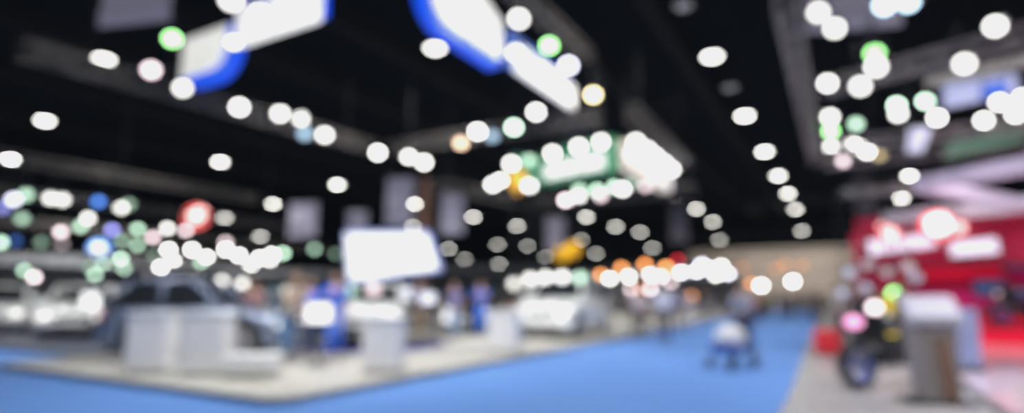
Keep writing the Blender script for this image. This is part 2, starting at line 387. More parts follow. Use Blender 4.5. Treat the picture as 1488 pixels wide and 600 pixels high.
t = thing('hanging_sign', 'white lit sign bar hanging just right of top centre', 'sign', (-5.65, 0, 0))
MB().box((0, (A.y + B_.y) / 2, (A.z + B_.z) / 2 + .30), (.14, B_.y - A.y, .62), bev=.03).build('face', M_PANEL, t)
MB().box((-.15, (A.y + B_.y) / 2, (A.z + B_.z) / 2 + .5), (.1, B_.y - A.y + .2, .8)).build('blue_back', glow('sign_edge_blue_soft', (.10, .22, .8), .5), t)
hang_lines(t, [(-.15, A.y + .4, A.z + .88), (-.15, B_.y - .4, A.z + .88)], ZC)
# green ring sign
M_GREEN = glow('sign_green', (.05, .30, .15), .55)
A = on_z(790, 265, 4.9); B_ = on_z(884, 246, 4.9)
t = thing('hanging_sign', 'green hanging sign box with white lit face', 'sign', A)
d = Vector((B_.x - A.x, B_.y - A.y, 0)); L_ = d.length; ang = math.atan2(d.y, d.x); t.rotation_euler = (0, 0, ang)
MB().box((L_ / 2, .2, .48), (L_ + .1, .4, 1.0)).build('green_box', M_GREEN, t)
MB().box((L_ / 2 - .06, -.02, .30), (L_ - .16, .05, .50), bev=.02).build('face', M_PANEL, t)
for x in (.3, L_ - .3): MB().tube((x, .2, .98), (x, .2, ZC - 4.9), .012, n=6).build('hanging_cable', M_DKMET, t)
C_ = on_z(752, 266, 4.7)
t = thing('hanging_sign', 'green side panel left of the green sign box', 'sign', (A.x - .1, A.y, 4.8))
d2 = C_ - A
t.rotation_euler = (0, 0, math.atan2(d2.y, d2.x))
MB().box((d2.length / 2, 0, .4), (d2.length, .1, .8)).build('green_panel', M_GREEN, t)
MB().tube((.6, 0, .8), (.6, 0, ZC - 4.8), .012, n=6).build('hanging_cable', M_DKMET, t)
p = on_y(751, 262, 13.5)
t = thing('balloon', 'amber yellow balloon beside the green hanging sign', 'balloon', p)
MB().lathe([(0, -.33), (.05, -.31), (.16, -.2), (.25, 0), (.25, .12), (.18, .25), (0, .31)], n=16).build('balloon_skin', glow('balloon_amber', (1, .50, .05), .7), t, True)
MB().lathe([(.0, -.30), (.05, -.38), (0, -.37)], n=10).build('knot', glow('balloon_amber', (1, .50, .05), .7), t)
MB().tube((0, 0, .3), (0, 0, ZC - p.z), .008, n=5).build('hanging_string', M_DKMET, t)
A = on_x(908, 232, -4.7); B_ = on_x(968, 274, -4.7)
t = thing('hanging_sign', 'cream lit sign box right of the green sign', 'sign', (-4.7, 0, 0))
MB().box((0, (A.y + B_.y) / 2, (A.z + B_.z) / 2 + .2), (.3, B_.y - A.y, .75)).build('sign_box', glow('sign_cream', (1, .86, .70), .55), t)
MB().box((.16, (A.y + B_.y) / 2 + .9, (A.z + B_.z) / 2 + .12), (.04, B_.y - A.y - 2.0, .5), bev=.015).build('face', M_PANEL, t)
hang_lines(t, [(0, A.y + .4, A.z + .5), (0, B_.y - .4, A.z + .5)], ZC)
# right rig lit panels
def panel_y(name, label, pts, y, m, cable=True, th=.12):
    P = [on_y(px, py, y) for px, py in pts]
    t = thing(name, label, 'sign', (0, y, 0))
    Q = [(p.x, 0, p.z) for p in P]
    MB().quad(Q, th).build('face', m, t)
    F = MB()
    for a, b in zip(Q, Q[1:] + Q[:1]): F.tube(a, b, .04, n=6)
    F.build('frame', M_ALU, t)
    if cable:
        zz = sorted(Q, key=lambda q: -q[2])[:2]
        hang_lines(t, zz, ZC)
    return t
panel_y('hanging_sign', 'pale blue and white lit sign hanging at right edge', [(1372, 158), (1478, 136), (1476, 106), (1370, 124)], 19.4, glow('sign_pale_blue', (.58, .66, 1), .55))
panel_y('hanging_sign', 'strong blue patch sign between white spotlights at right', [(1428, 143), (1462, 136), (1462, 119), (1428, 126)], 19.2, glow('sign_strong_blue', (.03, .14, .75), .8))
panel_y('hanging_sign', 'slim pale sign hanging under the spotlights at right', [(1318, 222), (1338, 222), (1352, 186), (1322, 186)], 17.7, glow('sign_pale_slim', (.62, .68, .9), .5))
panel_y('hanging_sign', 'dark green hanging banner at right edge', [(1372, 232), (1487, 206), (1487, 178), (1380, 198)], 20.5, glow('banner_green', (.06, .17, .11), .5))
panel_y('hanging_sign', 'grey-white soffit panel above the pale blue sign', [(1345, 128), (1500, 94), (1500, 78), (1345, 114)], 20.2, glow('soffit_grey', (.52, .50, .48), .45))
# white zigzag light band of the red stand
M_ZIG = glow('zigzag_white', (.86, .74, .98), .2)
M_ZIG2 = glow('zigzag_white_cool', (.80, .82, .95), .2)
t = thing('zigzag_light', 'big white zigzag light band above the red stand', 'light', (0, 0, 3.75))
ZP = [(4.6, 13.6), (1.75, 16.1), (4.9, 21.5), (9.0, 17.5)]
def band(a, b, m, h=.5, w=.4, z0=0):
    a = Vector((*a, z0)); b = Vector((*b, z0)); u = (b - a).normalized(); s_ = Vector((-u.y, u.x, 0)) * w / 2
    M_ = MB(); M_.loft([[a - s_, a + s_, a + s_ + Vector((0, 0, h)), a - s_ + Vector((0, 0, h))], [b - s_, b + s_, b + s_ + Vector((0, 0, h)), b - s_ + Vector((0, 0, h))]])
    M_.build('light_band', m, t)
band(ZP[0], ZP[1], M_ZIG, .30); band(ZP[1], ZP[2], M_ZIG, .28, .3); 
band((1.5, 23.6), (4.9, 21.5), M_ZIG2, .42, .4, .0); band((4.9, 21.5), (9.5, 18.4), M_ZIG2, .42, .4, 0)
for p in (ZP[0], ZP[1], ZP[2], (1.5, 23.6)): MB().tube((p[0], p[1], .4), (p[0], p[1], ZC - 3.75), .012, n=6).build('hanging_cable', M_DKMET, t)

# hanging cloth banners in a regular grid
M_BAN = mat('lilac_grey_cloth_glow', (.50, .49, .60), .8, noise=.05, nscale=4, emit=(.50, .48, .62), estr=.26)  # weak glow in the cloth stands in for light reaching the banners
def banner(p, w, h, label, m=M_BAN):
    t = thing('hanging_banner', label, 'banner', p, YAW * .6, 'grey hanging banners')
    secs = []
    for i in range(9):
        z = -h * i / 8
        secs.append([(-w / 2, .03 * math.sin(i * .8), z), (w / 2, .03 * math.sin(i * .8 + .5), z), (w / 2, .03 * math.sin(i * .8 + .5) + .01, z), (-w / 2, .03 * math.sin(i * .8) + .01, z)])
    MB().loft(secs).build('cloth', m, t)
    MB().tube((-w / 2 - .05, 0, .02), (w / 2 + .05, 0, .02), .025).build('top_rail', M_DKMET, t)
    for s in (-1, 1): MB().tube((s * w / 2, 0, .02), (s * w / 2, 0, ZC - p.z), .01, n=5).build('hanging_cord', M_DKMET, t)
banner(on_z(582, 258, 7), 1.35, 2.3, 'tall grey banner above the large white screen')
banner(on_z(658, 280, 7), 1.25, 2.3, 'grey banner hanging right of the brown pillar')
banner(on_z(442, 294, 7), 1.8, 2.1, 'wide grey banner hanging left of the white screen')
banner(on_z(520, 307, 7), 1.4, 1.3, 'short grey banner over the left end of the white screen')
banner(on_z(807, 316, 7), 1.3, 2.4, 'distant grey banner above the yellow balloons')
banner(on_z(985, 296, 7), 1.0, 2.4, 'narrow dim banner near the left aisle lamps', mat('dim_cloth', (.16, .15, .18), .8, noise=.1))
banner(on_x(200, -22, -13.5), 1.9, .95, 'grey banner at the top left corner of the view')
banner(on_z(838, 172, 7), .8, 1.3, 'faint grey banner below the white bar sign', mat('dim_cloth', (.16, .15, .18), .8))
banner(on_z(1252, 250, 7), .8, 2.0, 'dim banner hanging behind the red stand rig', mat('dim_cloth', (.16, .15, .18), .8))
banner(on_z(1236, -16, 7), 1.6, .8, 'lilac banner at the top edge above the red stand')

# brown pillar
p = on_z(617, 430 + 60, 0)
t = thing('pillar', 'dark brown square pillar rising behind the white screen', 'pillar', (-14.25, 18.05, .012))
M_BROWN = mat('brown_wood', (.20, .10, .065), .6, noise=.25, nscale=6)
MB().box((0, 0, 3.0), (.32, .32, 6.0)).build('shaft', M_BROWN, t)
MB().box((0, 0, .06), (.5, .5, .12), bev=.02).build('base', M_BROWN, t)

# ================================================================== CARS
def interp(T, x):
    if x <= T[0][0]: return T[0][1]
    for (a, b), (c, d_) in zip(T, T[1:]):
        if x <= c: return b + (d_ - b) * (x - a) / (c - a)
    return T[-1][1]
def car(loc, rz, label, paint, L=4.5, W=1.82, H=1.62, hood=1.02, belt=1.06, suv=True, name='car', lamps=2.0, roofrack=False):
    t = thing(name, label, 'car', loc, rz, None)
    hw = W / 2; f = L / 2; wr = .36; wf = f - .88; wb = -f + .85; g = .22
    top = [(-f, .75), (-f + .06, belt - .05), (-f + .3, belt), (f - 1.45, belt), (f - 1.1, hood), (f - .25, hood - .14), (f - .08, hood - .26), (f, .55)]
    wid = [(-f, hw * .82), (-f + .25, hw * .97), (-f + .9, hw), (f - .9, hw), (f - .25, hw * .93), (f, hw * .74)]
    xs = sorted(set([round(-f + L * i / 60, 3) for i in range(61)]))
    secs = []
    for x in xs:
        zb_ = g + (.12 if abs(x) > f - .15 else 0)
        for w_ in (wf, wb):
            d_ = abs(x - w_)
            if d_ < wr + .07: zb_ = max(zb_, wr + math.sqrt(max(0, (wr + .07) ** 2 - d_ * d_)))
        zt = interp(top, x); y = interp(wid, x); zm = zb_ + (zt - zb_) * .62
        zb_ = min(zb_, zt - .06)
        half = [(y * .94, zb_), (y, zb_ + .05 if zb_ + .05 < zm else zm - .001), (y, zm), (y * .97, zm + (zt - zm) * .6), (y * .88, zt), (y * .45, zt + .03)]
        secs.append([(x, a, z) for a, z in half] + [(x, -a, z) for a, z in reversed(half)])
    MB().loft(secs).build('body', paint, t, True)
    MB().box((0, 0, .34), (L - 2.1, W - .3, .24)).build('underbody', M_BLACK, t)
    # cabin
    A_ = (f - 1.2, belt - .02); B2 = (f - 1.95, H - .03); C2 = (-f + (.55 if suv else 1.35), H - .06); D2 = (-f + (.15 if suv else .55), belt - .02)
    wb_, wt = hw * .90, hw * .74
    def P(q, s, low): return (q[0], s * (wb_ if low else wt), q[1])
    MB().quad([P(A_, 1, 1), P(A_, -1, 1), P(B2, -1, 0), P(B2, 1, 0)], .02).build('windshield', M_GLASS, t)
    MB().quad([P(D2, -1, 1), P(D2, 1, 1), P(C2, 1, 0), P(C2, -1, 0)], .02).build('rear_window', M_GLASS, t)
    mx = (A_[0] + D2[0]) / 2 - .1
    for s in (1, -1):
        ml, mu = (mx, belt - .02), (mx, H - .04)
        MB().quad([P(A_, s, 1), P(ml, s, 1), P(mu, s, 0), P(B2, s, 0)], .02).build('side_window', M_GLASS, t)
        MB().quad([P(ml, s, 1), P(D2, s, 1), P(C2, s, 0), P(mu, s, 0)], .02).build('side_window', M_GLASS, t)
        for q1, q2 in ((A_, B2), (ml, mu), (D2, C2)):
            MB().tube(P(q1, s, 1), P(q2, s, 0), .055, n=6).build('window_pillar', paint, t, True)
        MB().tube(P(B2, s, 0), P(C2, s, 0), .055, n=6).build('roof_side_rail', paint, t, True)
    rs = []
    for i in range(9):
        x = B2[0] + .03 + (C2[0] - B2[0] - .06) * i / 8; crown = .055 * math.sin(math.pi * i / 8) ** .6 if 0 < i < 8 else 0
        rs.append([(x, wt, H - .05), (x, wt * .8, H - .02 + crown * .8), (x, 0, H + crown), (x, -wt * .8, H - .02 + crown * .8), (x, -wt, H - .05), (x, 0, H - .09)])
    MB().loft(rs).build('roof', paint, t, True)
    if roofrack:
        for s in (1, -1): MB().path([(B2[0] - .1, s * wt * .9, H), (B2[0] - .2, s * wt * .9, H + .09), (C2[0] + .2, s * wt * .9, H + .08), (C2[0] + .1, s * wt * .9, H)], .02, 6).build('roof_rail', M_CHROME, t)
    # wheels
    for x in (wf, wb):
        for s in (1, -1):
            Mx = Matrix.Translation((x, s * (hw - .12), wr)) @ Matrix.Rotation(R(-90 * s), 4, 'X')
            w_ = MB().lathe([(.22, -.1), (.32, -.11), (.36, -.07), (.36, .07), (.32, .11), (.24, .10)], Mx, 24).build('wheel', M_RUB, t, True)
            rm = MB(); rm.lathe([(.24, -.08), (.24, .095), (.215, .095), (.205, .02), (0, .02)], Mx, 24)
            for k_ in range(5):
                a = 2 * math.pi * k_ / 5
                rm.tube(Mx @ Vector((.03 * math.cos(a), .03 * math.sin(a), .08)), Mx @ Vector((.21 * math.cos(a), .21 * math.sin(a), .08)), .028, .035, n=6)
            rm.build('rim', M_CHROME, w_)
    # face
    MB().box((f - .05, 0, hood - .40), (.10, W * .46, .17), bev=.03).build('grille', M_BLACK, t)
    MB().box((f - .05, 0, .38), (.12, W * .66, .13), bev=.03).build('lower_grille', M_BLACK, t)
    for s in (1, -1):
        MB().ball((f - .14, s * hw * .70, hood - .34), (.13, .19, .085), 14, 8).build('headlight', glow('car_headlight', (1, .97, .92), lamps), t, True)
        MB().ball((-f + .10, s * hw * .76, belt - .18), (.10, .14, .13), 12, 8).build('tail_light', mat('tail_red', (.5, .02, .02), .2, noise=.1), t, True)
        m_ = MB().ball((f - 1.42, s * (hw + .08), belt + .06), (.07, .11, .08), 12, 8)
        m_.tube((f - 1.42, s * (hw - .08), belt), (f - 1.42, s * (hw + .05), belt + .03), .025, n=6); m_.build('mirror', paint, t, True)
        for x in (.25, -.75): MB().box((x, s * (hw + .005), belt - .16), (.2, .03, .03), bev=.01).build('door_handle', M_CHROME, t)
    MB().box((f + .005, 0, .50), (.02, .46, .11)).build('number_plate', M_WHITE, t)
    return t
P_WHITE = mat('white_car_paint', (.82, .83, .82), .22, noise=.01, nscale=2, coat=.8)
P_SILV = mat('grey_blue_paint', (.15, .19, .29), .25, .2, noise=.03, nscale=2, coat=.8)
P_BLK = mat('black_car_paint', (.015, .018, .02), .15, noise=.2, nscale=2, coat=.8)
P_BLUE = mat('deep_blue_paint', (.03, .10, .26), .2, noise=.05, nscale=2, coat=.8)
P_RED = mat('red_car_paint', (.55, .02, .04), .2, noise=.05, nscale=2, coat=.8)
car((-7.75, 17.2, PZ), R(-84), 'tall white SUV facing the aisle at the right end of the cream platform', P_WHITE, 4.6, 1.86, 1.84, 1.14, 1.18, name='sport_utility_car', roofrack=True)
# turntable with white car
t = thing('turntable', 'round dark turntable with blue lit edge under a white car', 'turntable', (-10.5, 11.3, PZ))
MB().lathe([(0, .10), (1.82, .10), (1.86, .08), (1.86, .09)], n=48).build('disc', mat('turntable_dark', (.03, .03, .05), .3, noise=.1), t)
MB().lathe([(1.83, 0), (1.87, 0), (1.87, .085), (1.83, .085)], n=48).build('light_strip', glow('blue_strip', (.03, .03, .35), .35), t)
car((-10.5, 11.3, PZ + .105), R(-52), 'white hatchback parked on the round turntable', P_WHITE, 3.55, 1.68, 1.46, .98, 1.0, name='hatchback_car')
car((-11.6, 7.6, PZ), R(35), 'grey-blue crossover car behind the two left counters', P_SILV, 3.6, 1.74, 1.58, 1.0, 1.04, name='crossover_car', lamps=.5)
car((-11.4, 18.2, PZ), R(-75), 'black SUV at the back of the cream platform', P_BLK, 4.5, 1.85, 1.78, 1.06, 1.1, name='sport_utility_car', lamps=.2)
car((-20.9, 9.5, .112), R(-32), 'white car on the dark platform at left', P_WHITE, 4.4, 1.8, 1.55, 1.0, 1.04, name='saloon_car', suv=False, lamps=.8)
car((-25.9, 9.1, .112), R(-25), 'white car cut by the left edge of the view', P_WHITE, 4.4, 1.8, 1.6, 1.0, 1.04, name='hatchback_car', lamps=.8)
car((-18.2, 15.2, .112), R(-25), 'dark blue car standing behind the white car at left', P_BLUE, 4.4, 1.8, 1.55, 1.0, 1.04, name='saloon_car', suv=False, lamps=.3)
car((-13.4, 26.4, PZ), R(-60), 'small white car on the farther pale platform', P_WHITE, 4.2, 1.78, 1.6, 1.0, 1.04, name='hatchback_car')

# ================================================================== STAND FURNITURE
def counter(loc, rz, label, w=.72, d=.5, h=1.08):
    t = thing('reception_counter', label, 'counter', loc, rz, 'white reception counters')
    MB().prism(rounded(-w / 2, w / 2, -d / 2, d / 2, .06, 4), 2, .05, h - .05).build('cabinet', M_WHITE, t)
    MB().prism(rounded(-w / 2 - .03, w / 2 + .03, -d / 2 - .03, d / 2 + .03, .08, 4), 2, h - .05, h).build('countertop', M_WHITE, t)
    MB().prism(rounded(-w / 2 + .04, w / 2 - .04, -d / 2 + .04, d / 2 - .04, .05, 4), 2, 0, .05).build('plinth', M_DKMET, t)
    MB().box((0, d / 2 + .006, h / 2), (w - .14, .012, h - .3)).build('rear_door', M_WHITE, t)
counter((-10.0, 5.60, PZ), YAW + R(6), 'white counter nearest the left end of the cream platform', .68, .45, .98)
counter((-8.97, 5.9, PZ), YAW + R(4), 'white counter second from the left, beside the grey-blue car', .70, .45, .98)
counter((-6.72, 7.55, PZ), YAW, 'white counter standing alone before the turntable', .64, .5, .90)
counter((-6.75, 11.6, PZ), YAW - R(20), 'white counter at the platform edge beside the tall white SUV', .72, .5, .92)
p = on_z(350, 548, PZ)
t = thing('bench', 'low white box bench right of the second counter', 'bench', (p.x + .12, p.y + .12, PZ), YAW)
MB().box((0, 0, .2), (.78, .45, .30), bev=.03).build('seat_box', M_WHITE, t)
MB().box((0, 0, .03), (.7, .38, .06)).build('plinth', M_DKMET, t)

# big white screen
y_ = 14.9
a, b, c_, d_ = on_y(503, 338, y_), on_y(622, 338, y_), on_y(640, 392, y_), on_y(508, 408, y_)
t = thing('display_screen', 'large glowing white screen above the turntable car', 'screen', (0, y_, 0))
Q = [(q.x, 0, q.z) for q in (a, b, c_, d_)]
MB().quad(Q, .10).build('screen_face', glow('screen_white', (.98, .99, 1), 1.35), t)
fr = MB()
for q1, q2 in zip(Q, Q[1:] + Q[:1]): fr.tube(q1, q2, .07, n=6)
fr.build('frame', glow('screen_blue_frame', (.30, .38, .85), .5), t)
for q in (d_, c_): MB().tube((q.x + (.2 if q is d_ else -.2), .12, q.z + .1), (q.x + (.2 if q is d_ else -.2), .12, PZ), .05).build('post', M_DKMET, t)
def monitor(p, w, h, label, m, stand=PZ, rz=YAW):
    t = thing('monitor', label, 'monitor', (p.x, p.y, stand), rz)
    z = p.z - stand
    MB().box((0, 0, z), (w, .05, h), bev=.015).build('casing', M_DKMET, t)
    MB().box((0, -.03, z), (w - .05, .012, h - .05)).build('display', m, t)
    if stand < p.z - h / 2:
        MB().tube((0, .04, z), (0, .04, .03), .03).build('post', M_DKMET, t)
        MB().lathe([(0, 0), (.22, 0), (.22, .02), (.04, .04), (0, .04)], n=16).build('base', M_DKMET, t)
M_SCR = glow('monitor_white', (1, 1, 1), 1.6); M_SCRL = glow('monitor_lilac', (.85, .88, 1), 1.3)
monitor(on_y(464, 455, 7.6), .50, .38, 'white glow panel as car reflection among the people in blue', M_SCR)  # glowing panel put in for the white reflection on the car
monitor(on_y(590, 425, 14.0), .52, .34, 'glowing screen on a stand right of the turntable car', M_SCRL)
monitor(on_y(622, 433, 13.5), .42, .34, 'smaller glowing screen next to the man in grey-blue', M_SCRL)
monitor(on_y(652, 457, 14.6), .34, .5, 'upright bright screen near the man in blue', M_SCR)
monitor(on_y(133, 437, 8.3), .5, .45, 'small bright screen above the white car at left', M_SCR, .112)
# globe lamps / round signs at left
def globe(p, r, label, m, top=5.0, core=None):
    t = thing('globe_lamp', label, 'lamp', p)
    if core: MB().ball(Vector((.75, -.45, 0)) * r, (r * .55, r * .55, r * .5), 16, 10).build('hot_spot', core, t, True)
    MB().ball((0, 0, 0), (r, r, r), 20, 14).build('globe', m, t, True)
    MB().lathe([(0, r + .08), (.08, r + .06), (.1, r - .03), (0, r - .03)], n=12).build('cap', M_DKMET, t)
    MB().tube((0, 0, r), (0, 0, top - p.z), .012, n=6).build('hanging_rod', M_DKMET, t)
globe(on_x(285, 315, -30), .62, 'glowing red round hanging sign at left', glow('globe_red', (1, .13, .12), 2.0), ZC, glow('globe_core', (1, .8, .75), 6))
globe(on_x(145, 362, -30), .42, 'glowing blue-white round hanging lamp at left', glow('globe_blue', (.16, .40, 1), 1.5), ZC, glow('globe_core_blue', (.8, .9, 1), 3))
# yellow balloons
for i, (px, py) in enumerate(((817, 370), (833, 362))):
    p = on_y(px, py, 31.8 + i * 1.2)
    t = thing('balloon', 'yellow balloon, %s of the pair above the white SUV' % ('left lower' if i == 0 else 'right upper'), 'balloon', p)
    MB().lathe([(0, -.52), (.08, -.5), (.28, -.32), (.42, 0), (.42, .18), (.30, .40), (0, .5)], n=16).build('balloon_skin', glow('balloon_yellow_glow', (1, .52, .01), .8), t, True)  # skin given its own emission so the yellow reads brighter
    MB().lathe([(0, -.5), (.07, -.6), (0, -.58)], n=10).build('knot', glow('balloon_yellow_glow', (1, .52, .01), .8), t)
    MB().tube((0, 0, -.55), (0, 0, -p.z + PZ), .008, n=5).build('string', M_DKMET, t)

# light rows (booth fascias with round downlights)
def booth(x, y, w, d, h, rz, label, wall, fascia, seed=0, counter_m=None, shelves=True):
    rnd_ = random.Random(seed)
    t = thing('exhibition_booth', label, 'booth', (x, y, 0), rz)
    MB().box((0, d / 2, h / 2), (w, .12, h)).build('back_wall', wall, t)
    for s in (-1, 1): MB().box((s * (w / 2 - .06), 0.06, h / 2), (.12, d - .12, h)).build('side_wall', wall, t)
    MB().box((0, -d / 2, h - .28), (w, .14, .55)).build('fascia', fascia, t)
    MB().box((0, 0, h + .04), (w, d, .08)).build('roof_panel', M_BLACK, t)
    if counter_m:
        c = MB().box((0, -d / 2 + .6, .5), (w * .6, .5, 1.0), bev=.03).build('counter', counter_m, t)
        MB().box((0, -d / 2 + .6, 1.02), (w * .62, .56, .05)).build('counter_top', M_WHITE, c)
    if shelves:
        for z in (.9, 1.5, 2.1): MB().box((0, d / 2 - .25, z), (w * .8, .36, .04)).build('shelf', M_WHITE, t)
    return t
M_FCREAM = mat('fascia_cream', (.66, .60, .52), .6, noise=.05); M_FGREY = mat('fascia_grey', (.22, .23, .25), .6, noise=.1)
M_FDARK = mat('fascia_dark', (.07, .075, .085), .6, noise=.2); M_WGREY = mat('booth_wall_grey', (.26, .27, .28), .7, noise=.1, nscale=1)
M_WLITE = mat('booth_wall_light', (.62, .60, .56), .7, noise=.06, nscale=1)
booth(-39.5, 19, 12, 5, 3.6, R(70), 'grey booth at far left behind the white cars', M_FGREY, M_WGREY, 1, M_WHITE)
booth(-44, 34, 14, 5, 3.6, R(62), 'long grey booth behind the grey-blue crossover', M_WGREY, M_FGREY, 2, M_WHITE)
booth(-26, 38, 12, 5, 3.6, R(40), 'dark booth behind the large white screen', M_FDARK, M_FDARK, 3, M_FGREY)
booth(-11.6, 48, 9.5, 4, 3.5, R(8), 'cream booth under the orange spotlights', M_WLITE, M_FCREAM, 4, M_WHITE)
booth(-24.5, 51, 12, 4, 3.5, R(14), 'shadowy booth beyond the tall white SUV', M_FGREY, M_WGREY, 5, M_WHITE)
# orange and white lamps of the cream booth
spots('over the cream booth', 'y', 43.4, 3.55, [(873, 399, 'O', .9), (903, 389, 'O', .9), (937, 384, 'O', .9), (968, 388, 'O', 1.2), (886, 405, 'W', 1.6), (914, 402, 'W', 1.6), (945, 399, 'P', 1.6), (990, 396, 'L', 2), (1012, 394, 'L', 2), (1030, 390, 'L', 2.2), (1048, 387, 'W', 2),
      (1040, 400, 'W', 1.5), (1020, 384, 'L', 1.5), (917, 420, 'P', .6), (945, 420, 'P', .9), (1005, 430, 'O', .35), (930, 420, 'O', .3), (960, 402, 'P', 1), (985, 378, 'R', .3), (1058, 398, 'L', 1.5), (975, 410, 'P', .6)], 44.6)
spots('in front of the beige back wall', 'y', 60, 5.5, [(1106, 415, 'W', 3), (1152, 409, 'W', 3), (1092, 412, 'O', .5), (1128, 390, 'O', .12), (1140, 384, 'O', .12), (1079, 388, 'O', .12), (1166, 386, 'O', .12)], 61.4)
# white lamps over white SUV
spots('in the row above the tall white SUV', 'y', 14.2, ZC, [(747, 412, 'W', .5), (770, 406, 'W', .9), (793, 403, 'W', 1), (817, 403, 'W', 1), (843, 404, 'G', .5)])
truss((-17.5, 44.6, 3.62), (-6.2, 44.6, 3.62), 'low truss carrying the orange lamps')
truss((-12, 61.4, 5.55), (1, 61.4, 5.55), 'distant truss before the beige back wall')
# low row of white lamps left (over silver car)
spots('in the low row above the grey-blue crossover', 'x', -17.5, 2.35, [(215, 409, 'W', .5), (255, 411, 'W', .9), (287, 409, 'W', .9), (322, 409, 'W', 1.0), (352, 412, 'W', .7), (197, 459, 'P', .55)], -18)
truss((-18.0, 8.0, 2.42), (-18.0, 14.5, 2.42), 'low truss carrying a row of white lamps', .2)
spots('on floor poles in the left stand', 'y', 8.9, PZ, [(332, 457, 'W', .6), (507, 424, 'G', .5), (543, 421, 'P', .5)])
# beige back partition with lit top
t = thing('partition_wall', 'long beige partition wall across the far end of the aisle', 'partition', (-4, 76, 0))
MB().box((0, 0, 3.45), (26, .3, 6.9)).build('wall_panel', M_WALLB, t)
MB().box((0, -.1, 6.95), (26, .5, .12)).build('top_rail', M_FCREAM, t)

# ================================================================== RED STAND
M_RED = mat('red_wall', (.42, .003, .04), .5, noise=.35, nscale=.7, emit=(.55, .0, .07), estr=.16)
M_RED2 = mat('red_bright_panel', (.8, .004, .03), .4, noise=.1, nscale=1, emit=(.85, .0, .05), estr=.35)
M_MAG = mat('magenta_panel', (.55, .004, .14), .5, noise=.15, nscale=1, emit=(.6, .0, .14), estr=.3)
t = thing('stand_wall', 'glowing red back wall of the right-hand stand', 'wall', (0, 24.2, 0))
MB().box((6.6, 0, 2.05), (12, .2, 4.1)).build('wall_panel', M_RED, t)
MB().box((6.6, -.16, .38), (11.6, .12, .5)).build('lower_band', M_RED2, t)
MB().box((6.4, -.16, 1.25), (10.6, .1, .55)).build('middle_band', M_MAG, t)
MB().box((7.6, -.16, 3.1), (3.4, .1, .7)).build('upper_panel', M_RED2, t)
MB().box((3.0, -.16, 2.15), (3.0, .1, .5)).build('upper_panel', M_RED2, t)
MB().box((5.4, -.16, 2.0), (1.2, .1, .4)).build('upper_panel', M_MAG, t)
t = thing('stand_fascia', 'red fascia box carrying the lit white lettering bars', 'fascia', (0, 22.5, 2.35))
MB().box((3.1, 0, .5), (5.4, .3, 1.1)).build('fascia_box', M_RED, t)
MB().box((3.1, 0, -.08), (5.5, .4, .06)).build('lower_trim', M_BLACK, t)
for x in (.45, 5.75): MB().box((x, 0.05, -1.16), (.14, .14, 2.16)).build('post', M_RED, t)
def lightbar(pts, y, label, n):
    A, B = on_y(*pts[0], y), on_y(*pts[1], y)
    t = thing('lit_sign', label, 'sign', (0, y, 0))
    h = .42
    sl = (B.z - A.z) / (B.x - A.x)
    rot = Matrix.Rotation(-math.atan(sl), 4, 'Y')
    MB().box(((A.x + B.x) / 2, .06, (A.z + B.z) / 2), (B.x - A.x, .08, h + .1), rot, bev=.03).build('sign_tray', M_WHITE, t)
    w = (B.x - A.x - .1) / n
    for i in range(n):
        x = A.x + .05 + w * (i + .5)
        MB().box((x, 0, A.z + sl * (x - A.x)), (w * .86, .08, h), rot, bev=.035).build('lit_block', glow('letter_lilac', (.84, .82, 1), 1.25), t)
lightbar(((1258, 361), (1362, 347)), 22.15, 'long lilac-white lit sign bar on the red fascia at left', 6)
lightbar(((1379, 363), (1453, 356)), 22.15, 'short lilac-white lit sign bar on the red fascia at right', 5)
def redlamp(px, py, y, r, s, label):
    p = on_y(px, py, y); t = thing('red_floodlight', label, 'floodlight', p)
    MB().ball((0, 0, 0), (r, r * .7, r), 16, 12).build('lens', glow('flood_red_%d' % int(s * 10), (1, .09, .12), s), t, True)
    MB().ball((0, -r * .62, 0), (r * .72, r * .4, r * .72), 12, 8).build('bulb', glow('flood_core_%d' % int(s * 10), (1, .62, .58), s * 2.2), t, True)
    MB().lathe([(0, .5 * r), (r * 1.05, .3 * r), (r * 1.1, .1 * r), (r, .1 * r)], Matrix.Rotation(R(-90), 4, 'X'), 16).build('housing', M_DKMET, t, True)
    MB().tube((0, r * .3, 0), (0, r * .3, 6.05 - p.z), .02, n=6).build('hanging_pipe', M_DKMET, t)
redlamp(1362, 327, 21.6, .42, 2.6, 'large glowing red floodlight above the lit sign bars')
redlamp(1392, 331, 22.15, .22, 1.2, 'smaller red floodlight right of the large one')
redlamp(1293, 341, 21.7, .27, 1.6, 'red floodlight at the left end of the sign bar')
redlamp(1281, 329, 21.4, .12, 1.0, 'smallest red floodlight at upper left of the fascia')
for i, (px, py, nm) in enumerate(((1308, 382, 'left'), (1440, 418, 'middle'), (1482, 378, 'right'))):
    monitor(on_y(px, py, 23.7), .9, .55, 'dark blue wall monitor, %s of three on the red wall' % nm, glow('monitor_navy', (.05, .09, .22), .6), .1, 0)
# glints off people and motorcycles by the red stand, put in as glowing spotlights
spots('put in for crowd glints by the red stand', 'y', 16.2, 3.85, [(1262, 384, 'P', .15), (1235, 396, 'L', .18), (1290, 396, 'P', .1), (1257, 418, 'L', .18), (1300, 427, 'g', 2.5), (1312, 436, 'W', 2), (1271, 447, 'P', 2.2), (1320, 388, 'P', .12), (1225, 425, 'L', .2), (1330, 404, 'L', .12)], 16.9)
truss((.15, 16.95, 3.95), (1.75, 16.95, 3.95), 'short thin truss over the crowd by the red stand', .12)
